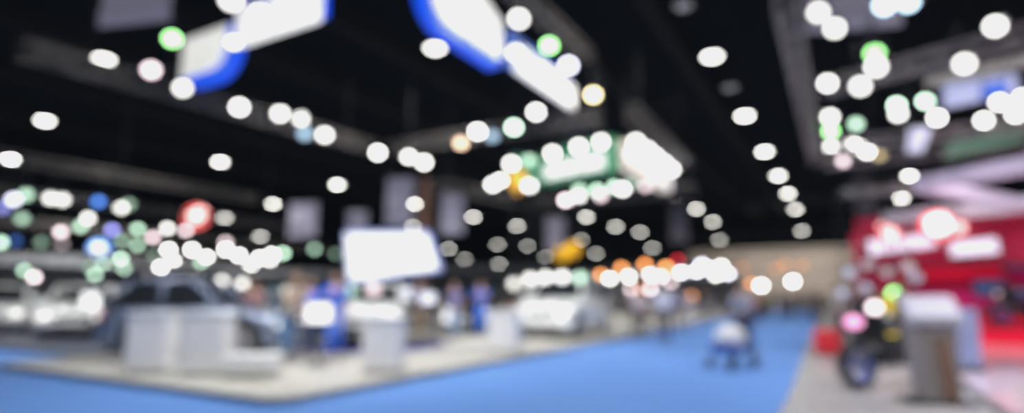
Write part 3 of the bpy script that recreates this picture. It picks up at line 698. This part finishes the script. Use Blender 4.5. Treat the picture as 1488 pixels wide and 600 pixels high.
# lectern kiosk
p = on_z(1372, 588, 0)
t = thing('info_kiosk', 'white kiosk lectern with tilted head in front of the red stand', 'kiosk', (p.x - .05, p.y + .15, 0), R(18))
M_TAUPE = mat('kiosk_taupe', (.30, .27, .27), .4, noise=.06, nscale=3)
MB().loft([[(-.20, -.2, .04), (.20, -.2, .04), (.20, .2, .04), (-.20, .2, .04)], [(-.24, -.16, 1.0), (.24, -.16, 1.0), (.24, .16, 1.0), (-.24, .16, 1.0)]]).build('column', M_TAUPE, t)
MB().loft([[(.0, -.215, .06), (.16, -.215, .06), (.16, -.19, .06), (.0, -.19, .06)], [(-.02, -.19, .82), (.1, -.19, .82), (.1, -.17, .82), (-.02, -.17, .82)]]).build('wood_strip', mat('kiosk_brown', (.26, .15, .10), .5, noise=.2, nscale=8), t)
MB().box((0, 0, .02), (.78, .5, .04), bev=.015).build('base_plate', M_DKMET, t)
MB().box((0, -.06, 1.16), (.66, .46, .12), Matrix.Rotation(R(52), 4, 'X'), bev=.05).build('head', glow('kiosk_head', (.52, .52, .64), .06), t)
MB().box((0, -.115, 1.20), (.58, .3, .02), Matrix.Rotation(R(52), 4, 'X')).build('touch_screen', glow('kiosk_screen', (.66, .66, .8), .2), t)
# second slim dark-blue panel right of the kiosk
p = on_z(1412, 545, 0.1)
t = thing('banner_stand', 'slim white and blue roll-up banner right of the kiosk', 'banner stand', (p.x + .05, p.y + .6, .1), R(15))
MB().box((0, 0, .55), (.45, .02, 1.0)).build('banner_sheet', mat('banner_bluegrey', (.25, .30, .50), .6, noise=.2, nscale=3), t)
MB().box((0, 0, .03), (.5, .16, .06), bev=.01).build('base', M_DKMET, t)
MB().tube((0, .05, .05), (0, .02, 1.05), .012).build('pole', M_DKMET, t)
# red stool
p = on_z(1203, 516, 0)
t = thing('stool', 'red cube stool at the edge of the blue carpet', 'stool', (p.x, p.y, 0), YAW * .4)
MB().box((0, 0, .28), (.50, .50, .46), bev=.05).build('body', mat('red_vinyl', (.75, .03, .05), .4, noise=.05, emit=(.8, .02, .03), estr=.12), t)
MB().box((0, 0, .545), (.46, .46, .08), bev=.035).build('cushion', mat('red_vinyl', (0, 0, 0)), t)
for sx in (-1, 1):
    for sy in (-1, 1): MB().tube((sx * .2, sy * .2, 0), (sx * .2, sy * .2, .06), .03).build('foot', M_DKMET, t)

# motorcycles
def motorbike(loc, rz, label, paint, accent, lamp=2.0, lc=(1, .8, .75), ls=1.0):
    t = thing('motorcycle', label, 'motorcycle', loc, rz)
    for x, nm in ((.68, 'front_wheel'), (-.68, 'rear_wheel')):
        Mx = Matrix.Translation((x, 0, .31)) @ Matrix.Rotation(R(90), 4, 'X')
        w = MB().lathe([(.22, -.06), (.28, -.075), (.31, -.03), (.31, .03), (.28, .075), (.22, .06)], Mx, 24).build(nm, M_RUB, t, True)
        r = MB().lathe([(.22, -.06), (.235, 0), (.22, .06), (.20, .05), (.20, -.05), (.22, -.06)], Mx, 24)
        for k in range(6):
            a = k * math.pi / 3; r.tube((x, 0, .31), (x + .21 * math.cos(a), 0, .31 + .21 * math.sin(a)), .016, n=6)
        r.tube((x, -.08, .31), (x, .08, .31), .04); r.build('rim', mat('rim_blue', (.10, .14, .45), .3, .4, noise=.1), w)
    for s in (-1, 1): MB().tube((.68, s * .09, .31), (.40, s * .09, .98), .026).build('fork', M_CHROME, t)
    MB().path([(.40, .09, .94), (.36, .2, 1.02), (.26, .36, 1.03)], .014).build('handlebar', M_DKMET, t)
    MB().path([(.40, -.09, .94), (.36, -.2, 1.02), (.26, -.36, 1.03)], .014).build('handlebar', M_DKMET, t)
    MB().ball((.12, 0, .84), (.30, .15, .14), 16, 10).build('fuel_tank', paint, t, True)
    MB().loft([[(-.15, -.13, .76), (-.15, .13, .76), (-.15, .11, .84), (-.15, -.11, .84)], [(-.55, -.12, .80), (-.55, .12, .80), (-.55, .10, .88), (-.55, -.10, .88)], [(-.85, -.06, .93), (-.85, .06, .93), (-.85, .05, .98), (-.85, -.05, .98)]]).build('seat', M_RUB, t)
    MB().box((.05, 0, .48), (.46, .28, .36), bev=.05).build('engine', M_DKMET, t)
    MB().loft([[(.30, -.17, .45), (.30, .17, .45), (.30, .17, .9), (.30, -.17, .9)], [(.55, -.15, .60), (.55, .15, .60), (.55, .15, 1.0), (.55, -.15, 1.0)], [(.68, -.07, .78), (.68, .07, .78), (.66, .07, .95), (.66, -.07, .95)]]).build('fairing', accent, t)
    MB().quad([(.60, -.12, .96), (.60, .12, .96), (.42, .10, 1.2), (.42, -.10, 1.2)], .01).build('windscreen', M_GLASS, t)
    MB().ball((.67, 0, .86), (.05 * ls, .09 * ls, .06 * ls), 12, 8).build('headlight', glow('bike_lamp_%d' % int(lamp * 10), lc, lamp), t, True)
    MB().tube((.0, -.17, .28), (-.80, -.20, .48), .035, .06, 10).build('exhaust', M_CHROME, t)
    MB().path([(-.68, .1, .31), (-.2, .12, .36), (-.2, -.12, .36), (-.68, -.1, .31)], .025).build('swingarm', M_DKMET, t)
    MB().lathe([(.33, -.06), (.35, 0), (.33, .06)], Matrix.Translation((.68, 0, .32)) @ Matrix.Rotation(R(90), 4, 'X'), 20).build('front_fender', accent, t) if False else None
    MB().tube((-.1, .12, .3), (-.15, .28, 0.022), .014).build('kickstand', M_DKMET, t)
    return t
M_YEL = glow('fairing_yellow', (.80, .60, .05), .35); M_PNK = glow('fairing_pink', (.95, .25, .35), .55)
p = on_z(1275, 567, 0)
mb = motorbike((p.x + .28, p.y + .55, 0), R(-132), 'black motorcycle with glowing pink lamp before the kiosk', P_BLK, P_BLK, 2.0, (1, .38, .66), 1.4)
mb.scale = (1.12, 1.12, 1.12)
p2 = on_z(1436, 478, .1)
t = thing('plinth', 'low red plinth under the motorcycle by the red wall', 'plinth', (4.3, 20.6, .1))
MB().prism(rounded(-1.2, 1.2, -.6, .6, .1), 2, 0, .4).build('plinth_block', M_RED2, t)
MB().prism(rounded(-1.22, 1.22, -.62, .62, .1), 2, .4, .44).build('plinth_top', M_BLACK, t)
motorbike((4.3, 20.6, .546), R(200), 'dark blue motorcycle standing on the red plinth', P_BLUE, P_BLK, .6)
motorbike((5.1, 18.2, .106), R(205), 'black motorcycle near the right edge of the red stand', P_BLK, P_BLUE, .5)
# yellow pennant next to the bike
p = on_z(1286, 545, 0)
t = thing('flag_stand', 'yellow upright flag behind the black motorcycle', 'flag', (p.x + .12, p.y + 1.3, 0), YAW * .3)
MB().tube((0, 0, .02), (0, 0, 1.45), .015).build('pole', M_DKMET, t)
MB().box((.10, 0, .95), (.2, .015, .75)).build('flag_cloth', glow('flag_yellow_glow', (.85, .62, .03), .7), t)  # cloth emits to look brighter; the flag holds no lamp
MB().lathe([(0, 0), (.16, 0), (.16, .02), (0, .04)], n=14).build('base', M_DKMET, t)

# ================================================================== PEOPLE
def skin_mesh(name, V, Edges, rad, root, m, sub=1):
    me = bpy.data.meshes.new(name); me.from_pydata([tuple(v) for v in V], Edges, [])
    o = bpy.data.objects.new('tmp', me); COL.objects.link(o)
    md = o.modifiers.new('s', 'SKIN'); md.use_smooth_shade = True
    for i, r in enumerate(rad):
        r = r if isinstance(r, tuple) else (r, r)
        me.skin_vertices[0].data[i].radius = r
        me.skin_vertices[0].data[i].use_root = (i == root)
    sb = o.modifiers.new('u', 'SUBSURF'); sb.levels = sub; sb.render_levels = sub
    dg = bpy.context.evaluated_depsgraph_get(); dg.update()
    out = bpy.data.meshes.new_from_object(o.evaluated_get(dg))
    bpy.data.objects.remove(o); bpy.data.meshes.remove(me)
    out.name = name; out.materials.clear(); out.materials.append(m)
    for p in out.polygons: p.use_smooth = True
    return out
CLOTH = {}
def cloth(c):
    k = 'cloth_%d_%d_%d' % tuple(int(x * 100) for x in c)
    return mat(k, c, .85, noise=.1, nscale=14)
def person(loc, rz, label, h=1.7, shirt=(.5, .5, .5), pants=(.03, .03, .04), pose='stand', hair=None, longhair=False, sleeves=.55, shorts=False, group=None, bend=0.0):
    s = h / 1.75
    t = thing('person', label, 'person', loc, rz, group)
    V, Ed, Rd = [], [], []
    def add(p, r, par=None):
        V.append(Vector(p) * s); Rd.append(tuple(x * s for x in r) if isinstance(r, tuple) else r * s)
        if par is not None: Ed.append((par, len(V) - 1))
        return len(V) - 1
    st = {'stand': 0, 'walk': .22, 'reach': .05, 'fold': 0, 'push': .2}[pose]
    fb = bend
    pel = add((0, 0, .96), (.145, .105)); sp = add((0, .01 + fb * .1, 1.14), (.125, .095), pel); ch = add((0, .02 + fb * .25, 1.33), (.15, .105), sp)
    nk = add((0, .015 + fb * .4, 1.49), .055, ch); hb = add((0, .03 + fb * .45, 1.56), .068, nk); hm = add((0, .035 + fb * .5, 1.64), (.082, .096), hb); ht = add((0, .02 + fb * .5, 1.715), (.062, .072), hm)
    add((0, .125 + fb * .5, 1.62), .014, hm)
    arms, legs = [], []
    for sd in (-1, 1):
        y0 = .02 + fb * .3
        sh = add((sd * .185, y0, 1.42), .06, ch)
        if pose == 'walk': el = (sd * .235, y0 - sd * .10, 1.14); wr = (sd * .225, y0 - sd * .06 + .08, .90); hd = (sd * .22, y0 - sd * .05 + .12, .82)
        elif pose == 'reach' and sd == 1: el = (.25, y0 + .16, 1.22); wr = (.18, y0 + .38, 1.28); hd = (.16, y0 + .47, 1.30)
        elif pose == 'fold': el = (sd * .25, y0 + .08, 1.16); wr = (sd * .04, y0 + .2, 1.16); hd = (sd * -.05, y0 + .21, 1.17)
        elif pose == 'push': el = (sd * .23, y0 + .10, 1.16); wr = (sd * .18, y0 + .34, 1.05); hd = (sd * .17, y0 + .43, 1.03)
        else: el = (sd * .235, y0 - .01, 1.14); wr = (sd * .245, y0 + .07, .90); hd = (sd * .24, y0 + .09, .82)
        e = add(el, .043, sh); w = add(wr, .028, e); hnd = add(hd, (.038, .022), w); arms.append((sh, e, w))
        d = (Vector(hd) - Vector(wr)).normalized(); side = Vector((0, 0, 1)).cross(d); side = side.normalized() if side.length > .3 else Vector((0, 1, 0))
        crl = d.cross(side)
        for k, ln in enumerate((.062, .072, .068, .052)):
            b_ = Vector(hd) + side * ((k - 1.5) * .02) + d * .028
            f1 = add(b_, .0095, hnd); f2 = add(b_ + d * ln * .6 + crl * .006, .0085, f1); add(b_ + d * ln + crl * .02, .0075, f2)
        th = add(Vector(wr) + d * .035 + side * .04, .011, w); add(Vector(wr) + d * .085 + side * .058, .009, th)
    for sd in (-1, 1):
        st_ = st * sd
        hp = add((sd * .095, 0, .89), .088, pel); kn = add((sd * .10, .03 + st_ * .45 + (.05 if st else 0), .50), .056, hp)
        an = add((sd * .10, -.03 + st_ * .95, .09 + (.05 if st_ < 0 else 0)), .036, kn); he = add((sd * .105, .02 + st_ * .95, .045 + (.03 if st_ < 0 else 0)), .034, an); to = add((sd * .115, .15 + st_ * .95, .03), (.036, .024), he)
        legs.append((hp, kn, an, he, to))
    body = link('body', skin_mesh('body', V, Ed, Rd, pel, M_SKIN), t)
    # clothes follow the body
    def sub(idx, edges, grow, name, m, root=0, par=t):
        mp = {i: k for k, i in enumerate(idx)}
        rr = []
        for i in idx:
            r = Rd[i] if isinstance(Rd[i], tuple) else (Rd[i], Rd[i])
            rr.append((r[0] + grow * s, r[1] + grow * s))
        return skin_mesh(name, [V[i] for i in idx], [(mp[a], mp[b]) for a, b in edges], rr, root, m), mp
    # shirt with sleeves
    Vs = [V[pel] - Vector((0, 0, .11 * s)), V[sp], V[ch], V[nk] - Vector((0, 0, .035 * s))]; rs = [(.172 * s, .13 * s), (.15 * s, .112 * s), (.165 * s, .12 * s), (.07 * s, .07 * s)]
    es = [(0, 1), (1, 2), (2, 3)]
    for sh, e, w in arms:
        Vs.append(V[sh]); rs.append((.073 * s, .073 * s)); es.append((2, len(Vs) - 1))
        Vs.append(V[sh].lerp(V[e], min(1, sleeves * 1.6))); rs.append((.06 * s, .06 * s)); es.append((len(Vs) - 2, len(Vs) - 1))
        if sleeves > .7: Vs.append(V[e].lerp(V[w], .92)); rs.append((.042 * s, .042 * s)); es.append((len(Vs) - 2, len(Vs) - 1))
    link('shirt', skin_mesh('shirt', Vs, es, rs, 0, cloth(shirt)), t)
    Vs = [V[pel] + Vector((0, 0, .05 * s))]; rs = [(.155 * s, .115 * s)]; es = []
    for L in legs:
        base = 0
        pts = [(V[L[0]], .102), (V[L[1]], .072)]
        if not shorts: pts.append((V[L[2]] + Vector((0, 0, .0)), .055))
        for v, r in pts:
            Vs.append(v); rs.append((r * s, r * s)); es.append((base, len(Vs) - 1)); base = len(Vs) - 1
    link('trousers', skin_mesh('trousers', Vs, es, rs, 0, cloth(pants)), t)
    for L in legs:
        a, b = V[L[3]], V[L[4]]
        MB().ball((a + b) / 2 + Vector((0, 0, .008 * s)), (.05 * s, .125 * s, .042 * s), 12, 8).build('shoe', cloth((.6, .6, .6)) if shorts else M_RUB, t, True)
    hc = V[hm] + Vector((0, -.014, .032)) * s
    hm_ = MB(); hm_.ball(hc, (.092 * s, .104 * s, .092 * s), 16, 10)
    bmesh.ops.delete(hm_.bm, geom=[v for v in hm_.bm.verts if v.co.y > hc.y + .045 * s and v.co.z < hc.z + .035 * s], context='VERTS')
    if longhair: hm_.ball(hc + Vector((0, -.055, -.13)) * s, (.088 * s, .05 * s, .17 * s), 12, 8)
    hm_.build('hair', hair or M_HAIR, t, True)
    for sd in (-1, 1):
        MB().ball(V[hm] + Vector((sd * .033, .088, .012)) * s, (.013 * s, .009 * s, .008 * s), 8, 6).build('eye', M_HAIR, body, True)
        MB().ball(V[hm] + Vector((sd * .087, -.005, .0)) * s, (.012 * s, .024 * s, .034 * s), 8, 6).build('ear', M_SKIN, body, True)
    MB().ball(V[hm] + Vector((0, .088, -.058)) * s, (.024 * s, .008 * s, .008 * s), 8, 6).build('mouth', mat('lips', (.35, .12, .10), .5, noise=.1), body, True)
    return t
BLU = (.02, .15, .85); NAVY = (.03, .05, .14); GREY = (.45, .45, .5); BEI = (.45, .36, .26); JEAN = (.10, .20, .38)
M_BLOND = mat('light_brown_hair', (.22, .14, .08), .5, noise=.3, nscale=40)
def at(px, py, z=0.014): return on_z(px, py, z)
FC = YAW + math.pi          # facing the camera
person(at(363, 508, PZ + .004), FC + .6, 'woman in dark red top behind the low bench', 1.62, (.28, .12, .14), NAVY, 'stand', longhair=True)
person(at(414, 527, PZ + .004), FC + .9, 'woman in cream top and blue jeans leaning over on the left stand', 1.66, (.60, .56, .48), JEAN, 'reach', bend=.5, longhair=True, hair=M_BLOND)
person(at(447, 518, PZ + .004), FC - .3, 'person in bright blue shirt left of the white glow panel', 1.62, BLU, NAVY, 'stand')
person(at(484, 521, PZ + .004), FC + .4, 'person in bright blue shirt right of the white glow panel', 1.72, BLU, BLU, 'reach')
person(at(607, 491, PZ + .004), FC + .2, 'man in grey-blue shirt and beige shorts at the turntable', 1.74, (.16, .20, .40), BEI, 'fold', sleeves=.6)
person(at(660, 492, PZ + .004), FC - .5, 'person in pale blue jeans beside the upright screen', 1.68, (.10, .14, .42), (.30, .42, .62), 'stand')
person(at(697, 487, PZ + .004), FC + .5, 'man in blue uniform left of the edge counter', 1.72, (.04, .16, .75), (.02, .16, .8), 'fold')
person(at(926, 496), FC + 2.7, 'person in pink-white top and black trousers walking on the carpet', 1.68, (.78, .68, .69), (.015, .015, .018), 'walk')
person(at(966, 500), FC + 2.9, 'man in white-lilac shirt and black trousers on the carpet', 1.76, (.80, .80, .92), (.012, .012, .018), 'walk', sleeves=.9)
person(at(942, 490), FC + 2.5, 'child in beige clothes between the two walkers', 1.30, (.62, .52, .38), (.55, .48, .36), 'stand')
person(at(1000, 482), FC + .3, 'woman in white dress top near the cream booth', 1.62, (.70, .64, .64), (.62, .58, .60), 'walk', longhair=True)
person(at(1024, 472), FC - .4, 'person in dark jacket beside the cream booth', 1.66, (.05, .05, .06), (.03, .03, .03), 'stand', sleeves=.9)
person(Vector((-5.45, 22.2, .014)), FC + 1.2, 'person in blue top beyond the tall white SUV', 1.68, (.05, .14, .42), (.03, .03, .04), 'stand')
pp = at(1084, 524)
person(pp, FC - 1.0, 'person in blue-grey shirt pushing a white stroller', 1.66, (.30, .34, .44), (.03, .04, .07), 'push', sleeves=.9)
person(at(1098, 478), FC + 2.2, 'person in coral top further along the carpet', 1.62, (.55, .22, .18), (.10, .12, .25), 'walk')
# stroller
sp_ = at(1064, 535)
t = thing('stroller', 'white hooded stroller on the blue carpet', 'stroller', (sp_.x, sp_.y, .012), FC - 1.0)
hd = MB(); hd.ball((0, .0, .54), (.27, .30, .26), 18, 12)
hd.build('hood', mat('stroller_white', (.78, .78, .80), .6, noise=.03), t, True)
MB().loft([[(-.2, -.25, .32), (.2, -.25, .32), (.2, .3, .28), (-.2, .3, .28)], [(-.23, -.28, .50), (.23, -.28, .50), (.22, .34, .44), (-.22, .34, .44)]]).build('seat_basket', cloth((.04, .10, .40)), t)
for sx in (-1, 1):
    MB().path([(sx * .2, .34, .1), (sx * .22, -.1, .45), (sx * .2, -.52, .98)], .014).build('frame_tube', M_DKMET, t)
    MB().tube((sx * .22, -.1, .42), (sx * .22, -.36, .1), .014).build('frame_tube', M_DKMET, t)
    for y in (-.36, .34):
        MB().lathe([(.05, -.02), (.095, -.02), (.1, 0), (.095, .02), (.05, .02), (.02, .015), (0, .015)], Matrix.Translation((sx * .23, y, .10)) @ Matrix.Rotation(R(90), 4, 'Y'), 16).build('wheel', M_RUB, t, True)
MB().tube((-.2, -.52, .98), (.2, -.52, .98), .016).build('push_bar', M_RUB, t)
# crowd by the red stand
person(at(1222, 500, 0.002), FC + .4, 'person in grey-white shirt behind the red stool', 1.66, (.50, .52, .56), (.06, .06, .08), 'stand')
person(at(1245, 512, 0.002), FC - .6, 'person in pale pink shirt left of the black motorcycle', 1.66, (.55, .42, .42), (.04, .04, .05), 'fold')
person(at(1318, 525, 0.002), FC + .3, 'person in black clothes behind the kiosk', 1.68, (.03, .03, .035), (.02, .02, .025), 'stand', sleeves=.9)
person(at(1190, 472), FC + .2, 'person in black standing at the right edge of the far carpet', 1.72, (.03, .03, .035), (.025, .025, .03), 'stand', sleeves=.9)
person(at(1276, 500, 0.002), FC + 2.0, 'person in dark coat deep in the red stand entrance', 1.7, (.05, .04, .05), (.03, .03, .04), 'stand', sleeves=.9)
# far crowd
FCOL = [((.04, .04, .05), 'black'), ((.10, .13, .10), 'dark green'), ((.08, .09, .14), 'navy'), ((.25, .22, .20), 'brown-grey'), ((.05, .05, .05), 'charcoal'), ((.35, .33, .32), 'light grey'), ((.12, .14, .10), 'olive')]
for i, (px, y) in enumerate(((1102, 36), (1118, 38), (1134, 35), (1150, 38), (1164, 35), (1178, 36), (1206, 33))):
    d = ray(px, 440); x = d.x / d.y * y
    person((x, y, 0.002 if x > -1.2 else .016), FC + (i * 1.7) % 2 - 1, 'distant visitor in %s, %s from the left at the end of the carpet' % (FCOL[i][1], ordw(i + 1)), 1.6 + .05 * (i % 3), FCOL[i][0], (.03, .03, .035), 'stand' if i % 2 else 'walk', sleeves=.9, group='distant visitors')
# potted plants at the end of the carpet
M_LEAF = mat('leaf_green', (.10, .16, .05), .6, noise=.3, nscale=10)
for i, (px, y) in enumerate(((1113, 41), (1143, 42), (1092, 40))):
    d = ray(px, 440); x = d.x / d.y * y; rn = random.Random(i)
    t = thing('potted_plant', 'bushy green potted plant, %s of three at the end of the carpet' % ('middle', 'right', 'left')[i], 'plant', (x, y, .012))
    MB().lathe([(0, 0), (.22, 0), (.3, .45), (.26, .45), (.24, .40), (0, .40)], n=16).build('pot', M_FGREY, t, True)
    lf = MB()
    for k in range(60):
        a = rn.uniform(0, 6.28); el = rn.uniform(.2, 1.3); ln = rn.uniform(.5, 1.0)
        b_ = Vector((0, 0, .42)); e_ = b_ + Vector((math.cos(a) * math.cos(el), math.sin(a) * math.cos(el), math.sin(el))) * ln
        w = Vector((-math.sin(a), math.cos(a), 0)) * .07; m_ = (b_ + e_) / 2 + Vector((0, 0, .1))
        lf.quad([b_, m_ - w, e_, m_ + w])
    lf.build('leaves', M_LEAF, t)

# ================================================================== LIGHT
W_ = 1500
for x in (-3.1, -10.6, -20.5, -30.5):
    for y in (3.5, 12, 20.5, 30, 41, 56):
        spotl((x, y, 8.6), (x, y, 0), W_ * (1.6 if y > 50 else .35 if (y < 5 and x < -10) else 1), 150)
for x in (5.5,):
    for y in (6, 15, 26, 44): spotl((x, y, 8.6), (x, y, 0), W_, 150)
for p in ((-34, 15, 8.4), (-37, 26, 8.4), (-40, 38, 8.4), (-30, 9, 8.4)): spotl(p, (p[0] - 3, p[1] + 3, 0), 3200, 120)  # fill spots added to lift the dark booths at far left
spotl((-4, 62, 8.6), (-4, 76, 4), 9000, 120, (1, .90, .80))
for x in (-11.5, -8.5): spotl((x, 5.6, 5.8), (-9.5, 9.5, .5), 700, 100)
spotl((-6, 3.5, 6.5), (-9, 8, .6), 1000, 100)  # added frontal fill for the white counters
spotl((-14, 4.5, 6.5), (-20, 10, .6), 2200, 100)  # extra spot added to brighten the white cars at left
spotl((-4.8, 11.5, 6), (-8.0, 15.0, 1.3), 1500, 50)  # light added for the tall white SUV, belongs to no modelled lamp
spotl((5.2, 11.5, 5.6), (3.6, 10.4, 0), 2300, 75, (.95, .92, 1))  # added spot that brightens the glossy stage
spotl((-6, 12.6, 5.8), (-7, 15, .8), 500, 70)
spotl((3.5, 14, 5.6), (5, 23, 1.6), 700, 110, (1, .80, .85))
spotl((1.0, 9.5, 5.8), (1.0, 10, .5), 350, 110, (.95, .9, 1))
w = bpy.data.worlds.new('hall_world'); SC.world = w; w.use_nodes = True
w.node_tree.nodes['Background'].inputs['Color'].default_value = (.02, .022, .028, 1)
w.node_tree.nodes['Background'].inputs['Strength'].default_value = .5

# ================================================================== CAMERA
cd = bpy.data.cameras.new('camera'); co = bpy.data.objects.new('camera', cd); COL.objects.link(co)
co.location = CAM
co.rotation_euler = Matrix((_r, _up, -_fw)).transposed().to_euler()
cd.sensor_fit = 'HORIZONTAL'; cd.sensor_width = 36; cd.lens = 36 * FPX / 1488
cd.clip_end = 400; cd.clip_start = .05
cd.dof.use_dof = True; cd.dof.focus_distance = .6
cd.dof.aperture_ratio = .9
cd.dof.aperture_fstop = cd.lens / 1000 / (BLUR * .61 / FPX)
SC.camera = co
SC.cycles.max_bounces = 5; SC.cycles.diffuse_bounces = 3; SC.cycles.sample_clamp_indirect = 2.0
SC.cycles.use_adaptive_sampling = False
SC.cycles.use_denoising = True
SC.cycles.denoising_input_passes = 'RGB'
SC.view_settings.view_transform = 'Standard'
SC.view_settings.look = 'None'
vs = SC.view_settings; vs.use_curve_mapping = True
cm = vs.curve_mapping; cm.extend = 'HORIZONTAL'; cm.use_clip = True
for i, v in enumerate((.0030, .0038, .0050)): cm.curves[i].points[0].location = (0, v)
cm.curves[3].points[1].location = (1, .87); cm.update()
